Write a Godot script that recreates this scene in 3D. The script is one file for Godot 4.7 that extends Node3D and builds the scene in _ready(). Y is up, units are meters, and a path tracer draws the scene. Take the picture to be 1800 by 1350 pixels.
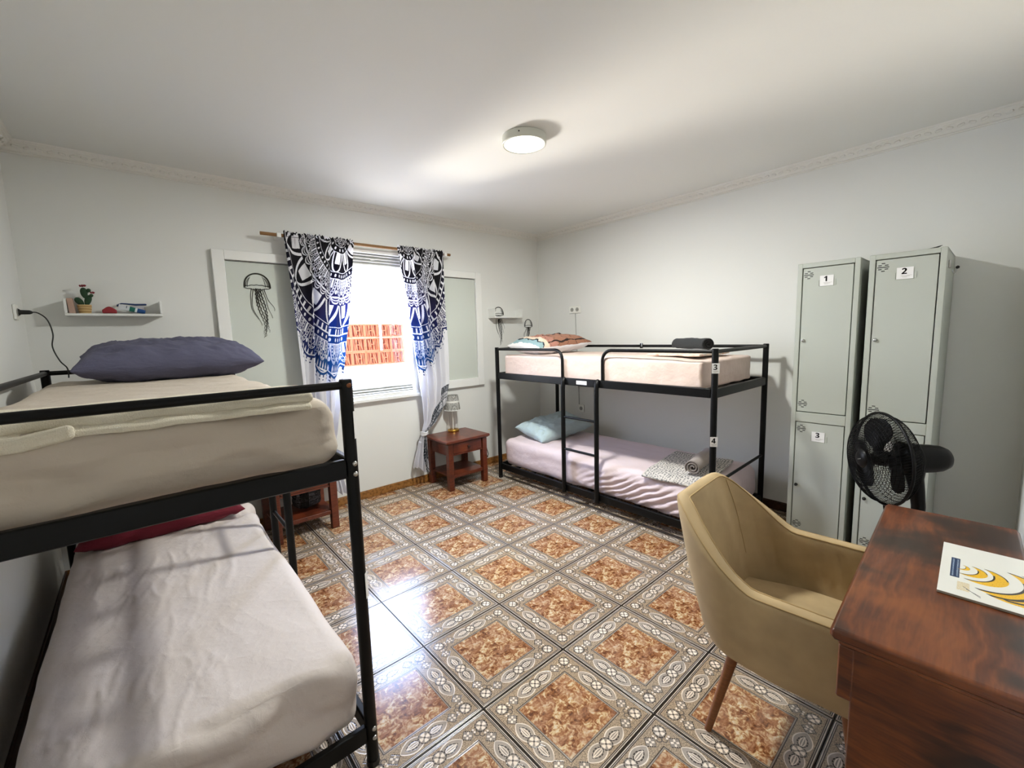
extends Node3D
# A bunk-bed dormitory room. Window wall is the plane z = 0, right-hand wall the plane x = 0, floor y = 0.

const RX := -4.115      # left wall
const RZ := 3.80       # front wall, behind the camera
const CEIL := 2.56
const TILE := 0.4547
const TOX := -2.3327
const TOZ := 1.0914

var M := {}
var nz := FastNoiseLite.new()
var taken := {}

# ------------------------------------------------------------------ mesh builder
class MB:
	var v := PackedVector3Array()
	var n := PackedVector3Array()
	var uv := PackedVector2Array()

	func tri(a: Vector3, b: Vector3, c: Vector3, na: Vector3, nb: Vector3, nc: Vector3, ua := Vector2.ZERO, ub := Vector2.ZERO, uc := Vector2.ZERO) -> void:
		if (b - a).cross(c - a).dot(na + nb + nc) > 0.0:
			v.append(a); v.append(c); v.append(b)
			n.append(na); n.append(nc); n.append(nb)
			uv.append(ua); uv.append(uc); uv.append(ub)
		else:
			v.append(a); v.append(b); v.append(c)
			n.append(na); n.append(nb); n.append(nc)
			uv.append(ua); uv.append(ub); uv.append(uc)

	func quad(a: Vector3, b: Vector3, c: Vector3, d: Vector3, na: Vector3, nb: Vector3, nc: Vector3, nd: Vector3, ua := Vector2.ZERO, ub := Vector2.ZERO, uc := Vector2.ZERO, ud := Vector2.ZERO) -> void:
		tri(a, b, c, na, nb, nc, ua, ub, uc)
		tri(a, c, d, na, nc, nd, ua, uc, ud)

	func plane_uv(p: Vector3, nrm: Vector3) -> Vector2:
		var a := nrm.abs()
		if a.y >= a.x and a.y >= a.z:
			return Vector2(p.x, p.z)
		if a.x >= a.z:
			return Vector2(p.z, -p.y)
		return Vector2(p.x, -p.y)

	func face(a: Vector3, b: Vector3, c: Vector3, d: Vector3, nrm: Vector3) -> void:
		quad(a, b, c, d, nrm, nrm, nrm, nrm, plane_uv(a, nrm), plane_uv(b, nrm), plane_uv(c, nrm), plane_uv(d, nrm))

	func box(c: Vector3, s: Vector3, bev := 0.0, bas := Basis.IDENTITY) -> MB:
		var h := s * 0.5
		var b: float = min(bev, min(h.x, min(h.y, h.z)) * 0.9)
		var ax := [Vector3.RIGHT, Vector3.UP, Vector3.BACK]
		for i in 3:
			var j := (i + 1) % 3
			var k := (i + 2) % 3
			for si in [-1.0, 1.0]:
				var e: Array = []
				for q in [[-1.0, -1.0], [1.0, -1.0], [1.0, 1.0], [-1.0, 1.0]]:
					var p := Vector3.ZERO
					p[i] = si * h[i]
					p[j] = q[0] * (h[j] - b)
					p[k] = q[1] * (h[k] - b)
					e.append(p)
				var nl: Vector3 = ax[i] * si
				var nw := bas * nl
				quad(c + bas * e[0], c + bas * e[1], c + bas * e[2], c + bas * e[3], nw, nw, nw, nw, plane_uv(e[0] + c, nl), plane_uv(e[1] + c, nl), plane_uv(e[2] + c, nl), plane_uv(e[3] + c, nl))
		if b <= 0.0:
			return self
		for i in 3:          # chamfers along axis i, between faces j and k
			var j := (i + 1) % 3
			var k := (i + 2) % 3
			for sj in [-1.0, 1.0]:
				for sk in [-1.0, 1.0]:
					var p := [Vector3.ZERO, Vector3.ZERO, Vector3.ZERO, Vector3.ZERO]
					for q in 4:
						var w := Vector3.ZERO
						w[i] = (-1.0 if q < 2 else 1.0) * (h[i] - b)
						var onj := q == 0 or q == 3
						w[j] = sj * (h[j] if onj else h[j] - b)
						w[k] = sk * (h[k] - b if onj else h[k])
						p[q] = w
					var nj: Vector3 = bas * (ax[j] * sj)
					var nk: Vector3 = bas * (ax[k] * sk)
					quad(c + bas * p[0], c + bas * p[1], c + bas * p[2], c + bas * p[3], nj, nk, nk, nj, plane_uv(p[0] + c, ax[j]), plane_uv(p[1] + c, ax[j]), plane_uv(p[2] + c, ax[j]), plane_uv(p[3] + c, ax[j]))
		for sx in [-1.0, 1.0]:
			for sy in [-1.0, 1.0]:
				for sz in [-1.0, 1.0]:
					var a := Vector3(sx * h.x, sy * (h.y - b), sz * (h.z - b))
					var d := Vector3(sx * (h.x - b), sy * h.y, sz * (h.z - b))
					var e := Vector3(sx * (h.x - b), sy * (h.y - b), sz * h.z)
					tri(c + bas * a, c + bas * d, c + bas * e, bas * Vector3(sx, 0, 0), bas * Vector3(0, sy, 0), bas * Vector3(0, 0, sz))
		return self

	func tube(pts: Array, r: Variant, sides := 8, caps := true, squash := 1.0) -> MB:
		var m := pts.size()
		var up := Vector3.UP
		var t0: Vector3 = (pts[1] - pts[0]).normalized()
		if absf(t0.dot(up)) > 0.9:
			up = Vector3.RIGHT
		var side := t0.cross(up).normalized()
		var prev: Array = []
		var prevn: Array = []
		var length := 0.0
		for i in m:
			var t: Vector3
			if i == 0: t = t0
			elif i == m - 1: t = (pts[i] - pts[i - 1]).normalized()
			else: t = ((pts[i + 1] - pts[i]).normalized() + (pts[i] - pts[i - 1]).normalized()).normalized()
			side = (side - t * side.dot(t)).normalized()
			var bi := t.cross(side)
			var rr: float = r[i] if r is Array else r
			if i > 0: length += (pts[i] - pts[i - 1]).length()
			var ring: Array = []
			var rn: Array = []
			for s in sides:
				var a := TAU * s / sides
				var d := side * cos(a) + bi * sin(a) * squash
				ring.append(pts[i] + d * rr)
				rn.append((side * cos(a) * squash + bi * sin(a)).normalized())
			if i > 0:
				for s in sides:
					var s2 := (s + 1) % sides
					quad(prev[s], prev[s2], ring[s2], ring[s], prevn[s], prevn[s2], rn[s2], rn[s], Vector2(s / float(sides), length), Vector2((s + 1) / float(sides), length), Vector2((s + 1) / float(sides), length), Vector2(s / float(sides), length))
			if caps and (i == 0 or i == m - 1):
				var cn := -t if i == 0 else t
				for s in sides:
					tri(pts[i], ring[s], ring[(s + 1) % sides], cn, cn, cn)
			prev = ring
			prevn = rn
		return self

	func lathe(prof: Array, segs := 24, xf := Transform3D.IDENTITY, sharp := false) -> MB:
		var m := prof.size()
		var nr: Array = []
		for i in m:
			var a: Vector2 = prof[max(i - 1, 0)]
			var b: Vector2 = prof[min(i + 1, m - 1)]
			var d := b - a
			nr.append(Vector2(d.y, -d.x).normalized())
		for i in m - 1:
			var p: Vector2 = prof[i]
			var q: Vector2 = prof[i + 1]
			var na: Vector2 = nr[i]
			var nb: Vector2 = nr[i + 1]
			if sharp:
				var d := q - p
				na = Vector2(d.y, -d.x).normalized()
				nb = na
			for s in segs:
				var a0 := TAU * s / segs
				var a1 := TAU * (s + 1) / segs
				var f := func(w: Vector2, a: float) -> Vector3: return Vector3(w.x * cos(a), w.y, w.x * sin(a))
				quad(xf * f.call(p, a0), xf * f.call(p, a1), xf * f.call(q, a1), xf * f.call(q, a0),
					xf.basis * f.call(na, a0), xf.basis * f.call(na, a1), xf.basis * f.call(nb, a1), xf.basis * f.call(nb, a0),
					Vector2(s / float(segs), p.y), Vector2((s + 1) / float(segs), p.y), Vector2((s + 1) / float(segs), q.y), Vector2(s / float(segs), q.y))
		return self

	func grid(nu: int, nv: int, f: Callable, flip := false, us := 1.0, vs := 1.0) -> MB:
		var P: Array = []
		for j in nv + 1:
			var row := PackedVector3Array()
			for i in nu + 1:
				row.append(f.call(i / float(nu), j / float(nv)))
			P.append(row)
		var N: Array = []
		for j in nv + 1:
			var row := PackedVector3Array()
			for i in nu + 1:
				var du: Vector3 = P[j][min(i + 1, nu)] - P[j][max(i - 1, 0)]
				var dv: Vector3 = P[min(j + 1, nv)][i] - P[max(j - 1, 0)][i]
				var g := du.cross(dv).normalized()
				row.append(-g if flip else g)
			N.append(row)
		for j in nv:
			for i in nu:
				quad(P[j][i], P[j][i + 1], P[j + 1][i + 1], P[j + 1][i], N[j][i], N[j][i + 1], N[j + 1][i + 1], N[j + 1][i],
					Vector2(us * i / nu, vs * j / nv), Vector2(us * (i + 1) / nu, vs * j / nv), Vector2(us * (i + 1) / nu, vs * (j + 1) / nv), Vector2(us * i / nu, vs * (j + 1) / nv))
		return self

	func lines(h: float, r: float, m: int) -> PackedFloat32Array:
		var o := PackedFloat32Array()
		for k in 4: o.append(-h + r * k / 4.0)
		for k in m + 1: o.append(-h + r + (2.0 * h - 2.0 * r) * k / m)
		for k in range(3, -1, -1): o.append(h - r * k / 4.0)
		return o

	func soft(size: Vector3, r: float, cnt: Vector3i, disp: Callable, xf := Transform3D.IDENTITY) -> MB:
		var h := size * 0.5
		for i in 3:
			var j := (i + 1) % 3
			var k := (i + 2) % 3
			var lj := lines(h[j], r, cnt[j])
			var lk := lines(h[k], r, cnt[k])
			for si in [-1.0, 1.0]:
				var ax := Vector3.ZERO
				ax[i] = si
				var P: Array = []
				var U: Array = []
				for b in lk.size():
					var row := PackedVector3Array()
					var ur := PackedVector2Array()
					for a in lj.size():
						var p := Vector3.ZERO
						p[i] = si * h[i]
						p[j] = lj[a]
						p[k] = lk[b]
						var inner := p.clamp(-h + Vector3(r, r, r), h - Vector3(r, r, r))
						var d := (p - inner).normalized()
						row.append(xf * disp.call(inner + d * r, d))
						ur.append(plane_uv(p, ax))
					P.append(row)
					U.append(ur)
				var nn := xf.basis * ax
				for b in lk.size() - 1:
					for a in lj.size() - 1:
						quad(P[b][a], P[b][a + 1], P[b + 1][a + 1], P[b + 1][a], nn, nn, nn, nn, U[b][a], U[b][a + 1], U[b + 1][a + 1], U[b + 1][a])
		weld()
		return self

	func weld() -> void:
		var acc := {}
		var keys: Array = []
		keys.resize(v.size())
		for t in range(0, v.size(), 3):
			var g := -(v[t + 1] - v[t]).cross(v[t + 2] - v[t])
			for q in 3:
				var key := Vector3i((v[t + q] * 20000.0).round())
				keys[t + q] = key
				acc[key] = acc.get(key, Vector3.ZERO) + g
		for t in v.size():
			var w: Vector3 = acc[keys[t]]
			if w.length_squared() > 0.0:
				n[t] = w.normalized()

	func add(o: MB, xf := Transform3D.IDENTITY) -> MB:
		for i in o.v.size():
			v.append(xf * o.v[i])
			n.append((xf.basis * o.n[i]).normalized())
		uv.append_array(o.uv)
		return self

	func mesh() -> ArrayMesh:
		var a := []
		a.resize(Mesh.ARRAY_MAX)
		a[Mesh.ARRAY_VERTEX] = v
		a[Mesh.ARRAY_NORMAL] = n
		a[Mesh.ARRAY_TEX_UV] = uv
		var m := ArrayMesh.new()
		m.add_surface_from_arrays(Mesh.PRIMITIVE_TRIANGLES, a)
		return m

# ------------------------------------------------------------------ node helpers
func numbered(called: String) -> String:
	if not taken.has(called):
		taken[called] = 0
		return called
	taken[called] += 1
	return "%s_%03d" % [called, taken[called]]

const GROUPS := {"bunk_bed": "metal bunk beds", "mattress": "mattresses on the bunk beds", "pillow": "pillows on the bunk beds", "folded_cloth": "folded cloths on the right bunk", "rolled_towel": "rolled towels on the right bunk", "curtain": "window curtains", "nightstand": "nightstands below the window wall", "locker": "metal lockers", "glazed_panel": "frosted panels beside the window", "jellyfish_decal": "jellyfish drawings on the window wall", "wall_shelf": "white wall ledges", "wall_socket": "wall sockets", "screw_anchor": "screw anchors in the right wall"}

func tag(o: Node, label: String, category: String, group := "") -> Node:
	var kind := String(o.name).rstrip("0123456789").rstrip("_")
	if group == "" and GROUPS.has(kind): group = GROUPS[kind]
	o.set_meta("label", label)
	o.set_meta("category", category)
	if group: o.set_meta("group", group)
	return o

func thing(called: String, label: String, category: String, at := Vector3.ZERO, turn := 0.0, group := "") -> Node3D:
	var o := Node3D.new()
	o.name = numbered(called)
	add_child(o)
	o.position = at
	o.rotation.y = turn
	tag(o, label, category, group)
	return o

func obj(called: String, b: Variant, m: Material, parent: Node = null, at := Vector3.ZERO) -> MeshInstance3D:
	var o := MeshInstance3D.new()
	o.mesh = b.mesh() if b is MB else b
	o.material_override = m
	o.position = at
	if parent == null:
		o.name = numbered(called)
		add_child(o)
	else:
		o.name = called
		parent.add_child(o, true)
	return o

func struct(called: String, b: Variant, m: Material) -> MeshInstance3D:
	var o := obj(called, b, m)
	o.set_meta("kind", "structure")
	return o

func stuff(o: Node) -> Node:
	o.set_meta("kind", "stuff")
	return o

func part_label(o: Node, text: String) -> Node:
	o.set_meta("label", text)
	return o

func V(x: float, y: float, z: float) -> Vector3: return Vector3(x, y, z)

func c8(r: float, g: float, b: float) -> Color: return Color(r / 255.0, g / 255.0, b / 255.0)

func mat(c: Color, rough := 0.6, opt := {}) -> StandardMaterial3D:
	var m := StandardMaterial3D.new()
	m.albedo_color = c
	m.roughness = rough
	m.metallic_specular = opt.get("spec", 0.5)
	m.metallic = opt.get("metal", 0.0)
	if opt.has("tex"):
		m.albedo_texture = opt.tex
	if opt.has("bump"):
		m.heightmap_enabled = true
		m.heightmap_texture = opt.bump
		m.heightmap_scale = opt.get("depth", 0.1)
	if opt.has("tri"):
		m.uv1_triplanar = true
		if opt.get("world", false): m.uv1_world_triplanar = true
		m.uv1_scale = Vector3.ONE * float(opt.tri)
	if opt.has("off"): m.uv1_offset = Vector3.ONE * float(opt.off)
	elif opt.has("uv"):
		m.uv1_scale = Vector3(opt.uv[0], opt.uv[1], 1.0)
	if opt.has("back"):
		m.backlight_enabled = true
		m.backlight = opt.back
	if opt.has("rim"):
		m.rim_enabled = true
		m.rim = opt.rim
		m.rim_tint = 0.6
	if opt.has("coat"):
		m.clearcoat_enabled = true
		m.clearcoat = opt.coat
		m.clearcoat_roughness = 0.15
	return m

func noise_tex(freq: float, oct := 4, size := 512, ramp: Array = []) -> NoiseTexture2D:
	var f := FastNoiseLite.new()
	f.seed = 7
	f.noise_type = FastNoiseLite.TYPE_SIMPLEX_SMOOTH
	f.frequency = freq
	f.fractal_octaves = oct
	var t := NoiseTexture2D.new()
	t.width = size
	t.height = size
	t.seamless = true
	t.noise = f
	if ramp.size():
		var g := Gradient.new()
		g.set_color(0, ramp[0])
		g.set_color(1, ramp[-1])
		for i in range(1, ramp.size() - 1):
			g.add_point(i / float(ramp.size() - 1), ramp[i])
		t.color_ramp = g
	return t

func ridged_tex() -> NoiseTexture2D:
	var t := noise_tex(0.006, 4)
	t.noise.fractal_type = FastNoiseLite.FRACTAL_RIDGED
	t.noise.domain_warp_enabled = true
	t.noise.domain_warp_amplitude = 40.0
	t.noise.domain_warp_frequency = 0.006
	return t

# ------------------------------------------------------------------ computed pictures
func img_tex(w: int, h: int, f: Callable) -> ImageTexture:
	var d := PackedByteArray()
	d.resize(w * h * 3)
	var k := 0
	for y in h:
		for x in w:
			var c: Color = f.call((x + 0.5) / w, (y + 0.5) / h)
			d[k] = int(clampf(c.r, 0, 1) * 255.0)
			d[k + 1] = int(clampf(c.g, 0, 1) * 255.0)
			d[k + 2] = int(clampf(c.b, 0, 1) * 255.0)
			k += 3
	return ImageTexture.create_from_image(Image.create_from_data(w, h, false, Image.FORMAT_RGB8, d))

func medal(dx: float, dy: float, r: float) -> float:      # 0 nothing, else a grey level
	var d := sqrt(dx * dx + dy * dy)
	if d > r: return 0.0
	var a := atan2(dy, dx)
	if d > r * 0.86: return 0.17 if sin(a * 12.0) > -0.75 else 0.6
	if d > r * 0.2 and d < r * 0.74 and absf(cos(2.0 * a)) > 0.55: return 0.92
	if d < r * 0.14: return 0.3
	return 0.56

func tile_grey(t: float, m: float) -> Array:               # border print: [grey level or -1 for ground, relief]
	var e := m - 0.39
	var g := -1.0
	if m > 0.4965: return [0.55, 0.5]
	if m > 0.490: return [0.10, 0.2]
	if m > 0.482: return [0.78, 0.6]
	if m > 0.476: return [0.14, 0.2]
	if m > 0.470: return [0.62, 0.6]
	if m > 0.4645: return [0.18, 0.2]
	if m < 0.290: return [0.22, 0.2]
	if m < 0.300: return [0.58, 0.5]
	if m < 0.306: return [0.22, 0.2]
	g = medal(t - 0.39, e, 0.054)
	if g > 0.0: return [g, 0.4 + g * 0.5]
	g = medal(t, e, 0.054)
	if g > 0.0: return [g, 0.4 + g * 0.5]
	var q := (t - 0.105) / 0.062
	if absf(q) < 1.0:
		var w := 0.036 * pow(1.0 - q * q, 0.8) * (1.0 - 0.25 * q)
		if absf(e) < w:
			if absf(e) > w - 0.009: return [0.18 if sin(t * 230.0) > -0.7 else 0.6, 0.25]
			if absf(e) < 0.004 or absf(absf(e) - 0.5 * w) < 0.004: return [0.88, 0.9]
			return [0.55, 0.6]
	var q2 := (t - 0.1) / 0.108
	if absf(q2) < 1.0:
		var w2 := 0.062 * pow(1.0 - q2 * q2, 0.85)
		if absf(absf(e) - w2) < 0.0045: return [0.88, 0.95]
		if absf(e) < w2: return [0.62, 0.5]
	var dd := absf(t - 0.258) + absf(e)
	if dd < 0.056:
		if dd > 0.045: return [0.17 if sin((t - e) * 260.0) > -0.6 else 0.6, 0.25]
		var ax := absf(absf(t - 0.258) - absf(e))
		if dd > 0.014 and ax < 0.011: return [0.9, 0.9]
		return [0.55, 0.6]
	var dw := Vector2(t - 0.318, absf(e) - 0.012).length()
	if dw < 0.009: return [0.88, 0.9]
	var sc := Vector2(t - 0.325, e + 0.035).length()
	if absf(sc - 0.02) < 0.004: return [0.36, 0.4]
	return [-1.0, 0.5]

func tile_pictures() -> Array:
	var S := 768
	var a := FastNoiseLite.new(); a.seed = 11; a.frequency = 1.0; a.fractal_octaves = 5; a.fractal_gain = 0.62
	var w := FastNoiseLite.new(); w.seed = 23; w.frequency = 1.0; w.fractal_octaves = 3
	var hf := S / 2
	var border := PackedFloat32Array(); border.resize(hf * hf * 2)
	for i in hf:                        # one eighth of the print, mirrored over the tile
		for j in range(0, i + 1):
			var g := tile_grey((j + 0.5) / S, (i + 0.5) / S) if i > 0.287 * S else [-2.0, 0.5]
			border[(i * hf + j) * 2] = g[0]
			border[(i * hf + j) * 2 + 1] = g[1]
	var d := PackedByteArray(); d.resize(S * S * 3)
	var h := PackedByteArray(); h.resize(S * S)
	var k := 0
	for y in S:
		var b: int = y - hf if y >= hf else hf - 1 - y
		for x in S:
			var p: int = x - hf if x >= hf else hf - 1 - x
			var mx: int = max(p, b)
			var q: int = (mx * hf + min(p, b)) * 2
			var g: float = border[q]
			var c: Color
			var n1 := a.get_noise_2d(x * 0.011, y * 0.011)
			if g < -1.5:
				var wx := w.get_noise_2d(x * 0.008 + 5.0, y * 0.008) * 0.55
				var wy := w.get_noise_2d(x * 0.008, y * 0.008 + 9.0) * 0.55
				var n2 := a.get_noise_2d(x * 0.0095 + wx, y * 0.0095 + wy)
				var n3 := a.get_noise_2d(x * 0.034 + wx * 3.0, y * 0.034 + 70.0)
				var s := clampf(0.52 + 0.85 * n2 + 0.62 * n3 + 0.25 * n1, 0.0, 1.0)
				if s < 0.25: c = Color(0.27, 0.13, 0.065).lerp(Color(0.46, 0.25, 0.12), s / 0.25)
				elif s < 0.55: c = Color(0.46, 0.25, 0.12).lerp(Color(0.62, 0.43, 0.29), (s - 0.25) / 0.3)
				elif s < 0.75: c = Color(0.62, 0.43, 0.29).lerp(Color(0.80, 0.68, 0.50), (s - 0.55) / 0.2)
				else: c = Color(0.80, 0.68, 0.50).lerp(Color(0.84, 0.79, 0.70), (s - 0.75) / 0.25)
				var pk := clampf(w.get_noise_2d(x * 0.006 + 40.0, y * 0.006) * 1.6, 0.0, 0.35)
				c = c.lerp(Color(0.66, 0.50, 0.43), pk).lerp(Color(0.78, 0.66, 0.50), 0.14)
			elif g < 0.0:
				c = Color(0.62, 0.55, 0.47) * (1.0 + 0.55 * a.get_noise_2d(x * 0.09, y * 0.09))
			else:
				var f := g * (1.0 + 0.12 * n1)
				c = Color(f * 1.0 + 0.02, f * 0.965, f * 0.90)
			d[k * 3] = int(clampf(c.r, 0, 1) * 255.0)
			d[k * 3 + 1] = int(clampf(c.g, 0, 1) * 255.0)
			d[k * 3 + 2] = int(clampf(c.b, 0, 1) * 255.0)
			h[k] = int(clampf(border[q + 1], 0, 1) * 255.0)
			k += 1
	return [ImageTexture.create_from_image(Image.create_from_data(S, S, false, Image.FORMAT_RGB8, d)), ImageTexture.create_from_image(Image.create_from_data(S, S, false, Image.FORMAT_L8, h))]

func motif(r: float, th: float, ring: int) -> float:       # one ring of the printed mandala; 1 = white drawing, 0 = ground
	# r runs 0..1 across the ring, th -0.5..0.5 across one petal
	var a := absf(th)
	match ring % 6:
		0:      # big petals with an inner leaf and dots
			var w := 0.46 * sqrt(clampf(1.0 - r * r, 0.0, 1.0))
			if absf(a - w) < 0.035: return 1.0
			if a < w:
				var w2 := 0.24 * sqrt(clampf(1.0 - pow(r / 0.75, 2.0), 0.0, 1.0))
				if absf(a - w2) < 0.03: return 1.0
				if a < w2 and r < 0.5: return 1.0 if a < 0.1 else 0.0
				if absf(a - (w + w2) * 0.5) < 0.035 and fmod(r * 6.0, 1.0) < 0.5: return 1.0
				return 0.0
			return 1.0 if Vector2((a - 0.5) * 1.2, r - 0.75).length() < 0.12 else 0.0
		1:      # band of dots
			if r < 0.08 or r > 0.92: return 1.0
			return 1.0 if Vector2(th * 1.1, (r - 0.5) * 0.9).length() < 0.2 else 0.0
		2:      # scallops
			var s := sqrt(clampf(1.0 - pow(a * 2.0, 2.0), 0.0, 1.0)) * 0.8
			if absf(r - s) < 0.09: return 1.0
			if absf(r - s * 0.6) < 0.06: return 1.0
			return 1.0 if r < s * 0.3 else 0.0
		3:      # drops
			if r > 0.93: return 1.0
			var w := 0.2 * sin(clampf(r, 0.0, 1.0) * PI) * (0.5 + r)
			return 1.0 if a < w else 0.0
		4:      # ladder band
			if r < 0.1 or r > 0.9: return 1.0
			return 1.0 if a < 0.17 and r > 0.25 else 0.0
		_:      # arches with a leaf
			var w := 0.45 * pow(clampf(1.0 - r, 0.0, 1.0), 0.5)
			if absf(a - w) < 0.05: return 1.0
			if a < w * 0.55 and r < 0.6: return 1.0
			return 0.0

const RINGS := [0.0, 0.08, 0.13, 0.26, 0.31, 0.43, 0.49, 0.64, 0.70, 0.76, 0.90, 0.96, 1.04, 1.16, 1.24]
const RING_MOTIF := [0, 1, 5, 1, 0, 2, 5, 4, 1, 0, 3, 4, 0, 2, 2]
const RING_ASPECT := [1.5, 0.9, 0.9, 0.7, 0.6, 1.1]

func mandala(p: Vector2, width: float, seedv: float) -> Array:   # p in metres from the centre: [radius index, drawing]
	var r := p.length()
	var th := atan2(p.y, p.x)
	if r * width > 1.3: return [r * width, 0.0, 6]
	var k := 0
	while k < RINGS.size() - 2 and r * width > RINGS[k + 1]: k += 1
	var rr: float = (r * width - RINGS[k]) / (RINGS[k + 1] - RINGS[k])
	var cnt := int(maxf(6.0, round(TAU * (RINGS[k] + RINGS[k + 1]) * 0.5 / ((RINGS[k + 1] - RINGS[k]) * RING_ASPECT[k % 6]))))
	var a := fmod(th / TAU * cnt + seedv * k + 100.0, 1.0) - 0.5
	return [r * width, motif(rr, a, RING_MOTIF[k]), cnt]

func curtain_picture(left: bool) -> ImageTexture:
	var white := Color(0.93, 0.93, 0.95)
	return img_tex(420, 1050, func(u: float, v: float) -> Color:
		var x := u * 0.80
		var y := v * 2.10
		x = u * 0.95
		var cx := 0.76 if left else 0.20
		var p := Vector2(x - cx, y + 0.02)
		var q := mandala(p, 0.86, 0.31)
		var r := p.length()
		# scalloped end of the print
		var th := atan2(p.y, p.x)
		var lim := 1.06 + 0.07 * absf(sin(th * 11.0)) + 0.04 * sin(th * 4.0 + 1.0)
		if r < lim:
			var navy := Color(0.018, 0.015, 0.055)
			var ink := navy
			r -= 0.42 * clampf((0.62 - u if left else u - 0.42) * 2.2, 0.0, 1.0)  # outer side inked darker, painting in its lack of backlight
			if r > 0.28: ink = navy.lerp(Color(0.10, 0.085, 0.30), clampf((r - 0.28) / 0.25, 0.0, 1.0))
			if r > 0.53: ink = Color(0.10, 0.085, 0.30).lerp(Color(0.05, 0.15, 0.40), clampf((r - 0.53) / 0.2, 0.0, 1.0))
			if r > 0.73: ink = Color(0.05, 0.15, 0.40).lerp(Color(0.09, 0.30, 0.55), clampf((r - 0.73) / 0.25, 0.0, 1.0))
			var rim := lim - p.length()
			if rim < 0.02: return ink
			if q[1] > 0.5 or rim < 0.03: return white
			return ink
		if r < lim + 0.045 and fmod(th * 20.0 + 100.0, 1.0) < 0.3: return Color(0.1, 0.2, 0.4) if r < lim + 0.02 or r > lim + 0.035 else white
		# second mandala drawn in outline low on the outer edge
		var p2 := Vector2(x - (-0.05 if left else 1.0), y - 1.75)
		var q2 := mandala(p2, 1.9, 0.17) if p2.length() < 0.463 else [2.0]
		if q2[0] < 0.88:
			var e1: float = mandala(p2 + Vector2(0.004, 0.0), 1.9, 0.17)[1]
			var e2: float = mandala(p2 + Vector2(0.0, 0.004), 1.9, 0.17)[1]
			if e1 != q2[1] or e2 != q2[1]: return Color(0.10, 0.14, 0.18)
		return white)

func wood_picture(dark: Color, mid: Color, light: Color, seedv: int, stains := 0.0) -> ImageTexture:
	var f := FastNoiseLite.new(); f.seed = seedv; f.frequency = 1.0; f.fractal_octaves = 4
	return img_tex(512, 512, func(u: float, v: float) -> Color:
		var w := f.get_noise_2d(u * 2.2, v * 2.2) * 0.5
		var g := f.get_noise_2d(u * 2.4, (v + w * 0.06) * 52.0)
		var fine := f.get_noise_2d(u * 14.0 + 7.0, v * 210.0)
		var s := clampf(0.5 + 0.36 * g + 0.18 * fine + 0.3 * w, 0.0, 1.0)
		var c := dark.lerp(mid, s * 2.0) if s < 0.5 else mid.lerp(light, s * 2.0 - 1.0)
		if stains > 0.0:
			var b := f.get_noise_2d(u * 3.4 + 3.0, v * 3.4 + 8.0)
			c = c.lerp(dark * 0.55, clampf((b - 0.05) * 3.0, 0.0, 1.0) * stains)
			c = c.lerp(light * 1.05, clampf((-b - 0.12) * 2.0, 0.0, 1.0) * stains * 0.8)
		return c)

func bananas_picture() -> ImageTexture:     # u: 0..0.21 m along the short side, v: 0..0.34 m along the long side
	var black := Color(0.08, 0.07, 0.06)
	return img_tex(420, 680, func(u: float, v: float) -> Color:
		var x := u * 0.185
		var y := (1.0 - v) * 0.34      # 0 at the near edge
		var c := Color(0.93, 0.93, 0.90)
		# blue caption block with two columns of unreadable white writing
		if x > 0.020 and x < 0.037 and y > 0.105 and y < 0.235:
			c = Color(0.06, 0.19, 0.36)
			var lx := fmod((x - 0.020) / 0.0085, 1.0)
			if lx > 0.35 and lx < 0.7 and y > 0.112 and y < 0.228 and nz.get_noise_2d(x * 1400.0, y * 1500.0) > -0.05: c = Color(0.72, 0.78, 0.84)
		for b in [[0.043, 0.180, 0.016, 0.0], [0.060, 0.168, 0.034, 1.0], [0.083, 0.155, 0.050, 1.0], [0.125, 0.140, 0.080, 1.0], [0.150, 0.130, 0.088, 1.0], [0.178, 0.128, 0.09, 0.0]]:
			var s: float = b[2]
			var px: float = (x - b[0]) / s
			var py: float = (y - b[1]) / s
			# outer bow and inner bow of the crescent; it opens away from the reader's right
			var outer := Vector2(px + 0.15, py * 0.92).length()
			var inner := Vector2(px + 0.62, py * 0.86 - 0.20).length()
			if outer < 0.98 and inner > 0.92 and px > -0.75:
				c = Color(0.95, 0.76, 0.08) if nz.get_noise_2d(x * 300.0, y * 120.0) < 0.25 else Color(0.90, 0.66, 0.05)
				if inner < 0.99 and py < 0.45: c = black
				if outer > 0.925 and py > 0.1: c = black
				if s > 0.06 and absf(inner - 1.22) < 0.025: c = black
		if x > 0.034 and x < 0.056 and y > 0.035 and y < 0.085 and nz.get_noise_2d(x * 900.0, y * 500.0) > 0.08: c = Color(0.80, 0.66, 0.30)
		if absf((y - 0.05) + (x - 0.05) * 0.9) < 0.0012 and x > 0.05 and x < 0.075: c = Color(0.2, 0.2, 0.2)
		if absf((y - 0.06) + (x - 0.045) * 1.3) < 0.0012 and x > 0.045 and x < 0.075: c = Color(0.25, 0.25, 0.25)
		return c)

# ------------------------------------------------------------------ scene
func _ready() -> void:
	nz.seed = 3
	nz.frequency = 1.0
	nz.fractal_octaves = 3
	camera_and_light()
	materials()
	room()
	window_and_terrace()
	bunk_beds()
	bedding_of_right_bunk()
	bedding_of_left_bunk()
	curtains()
	nightstands()
	lockers()
	desk_and_card()
	armchair()
	fan()
	wall_things()

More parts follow.
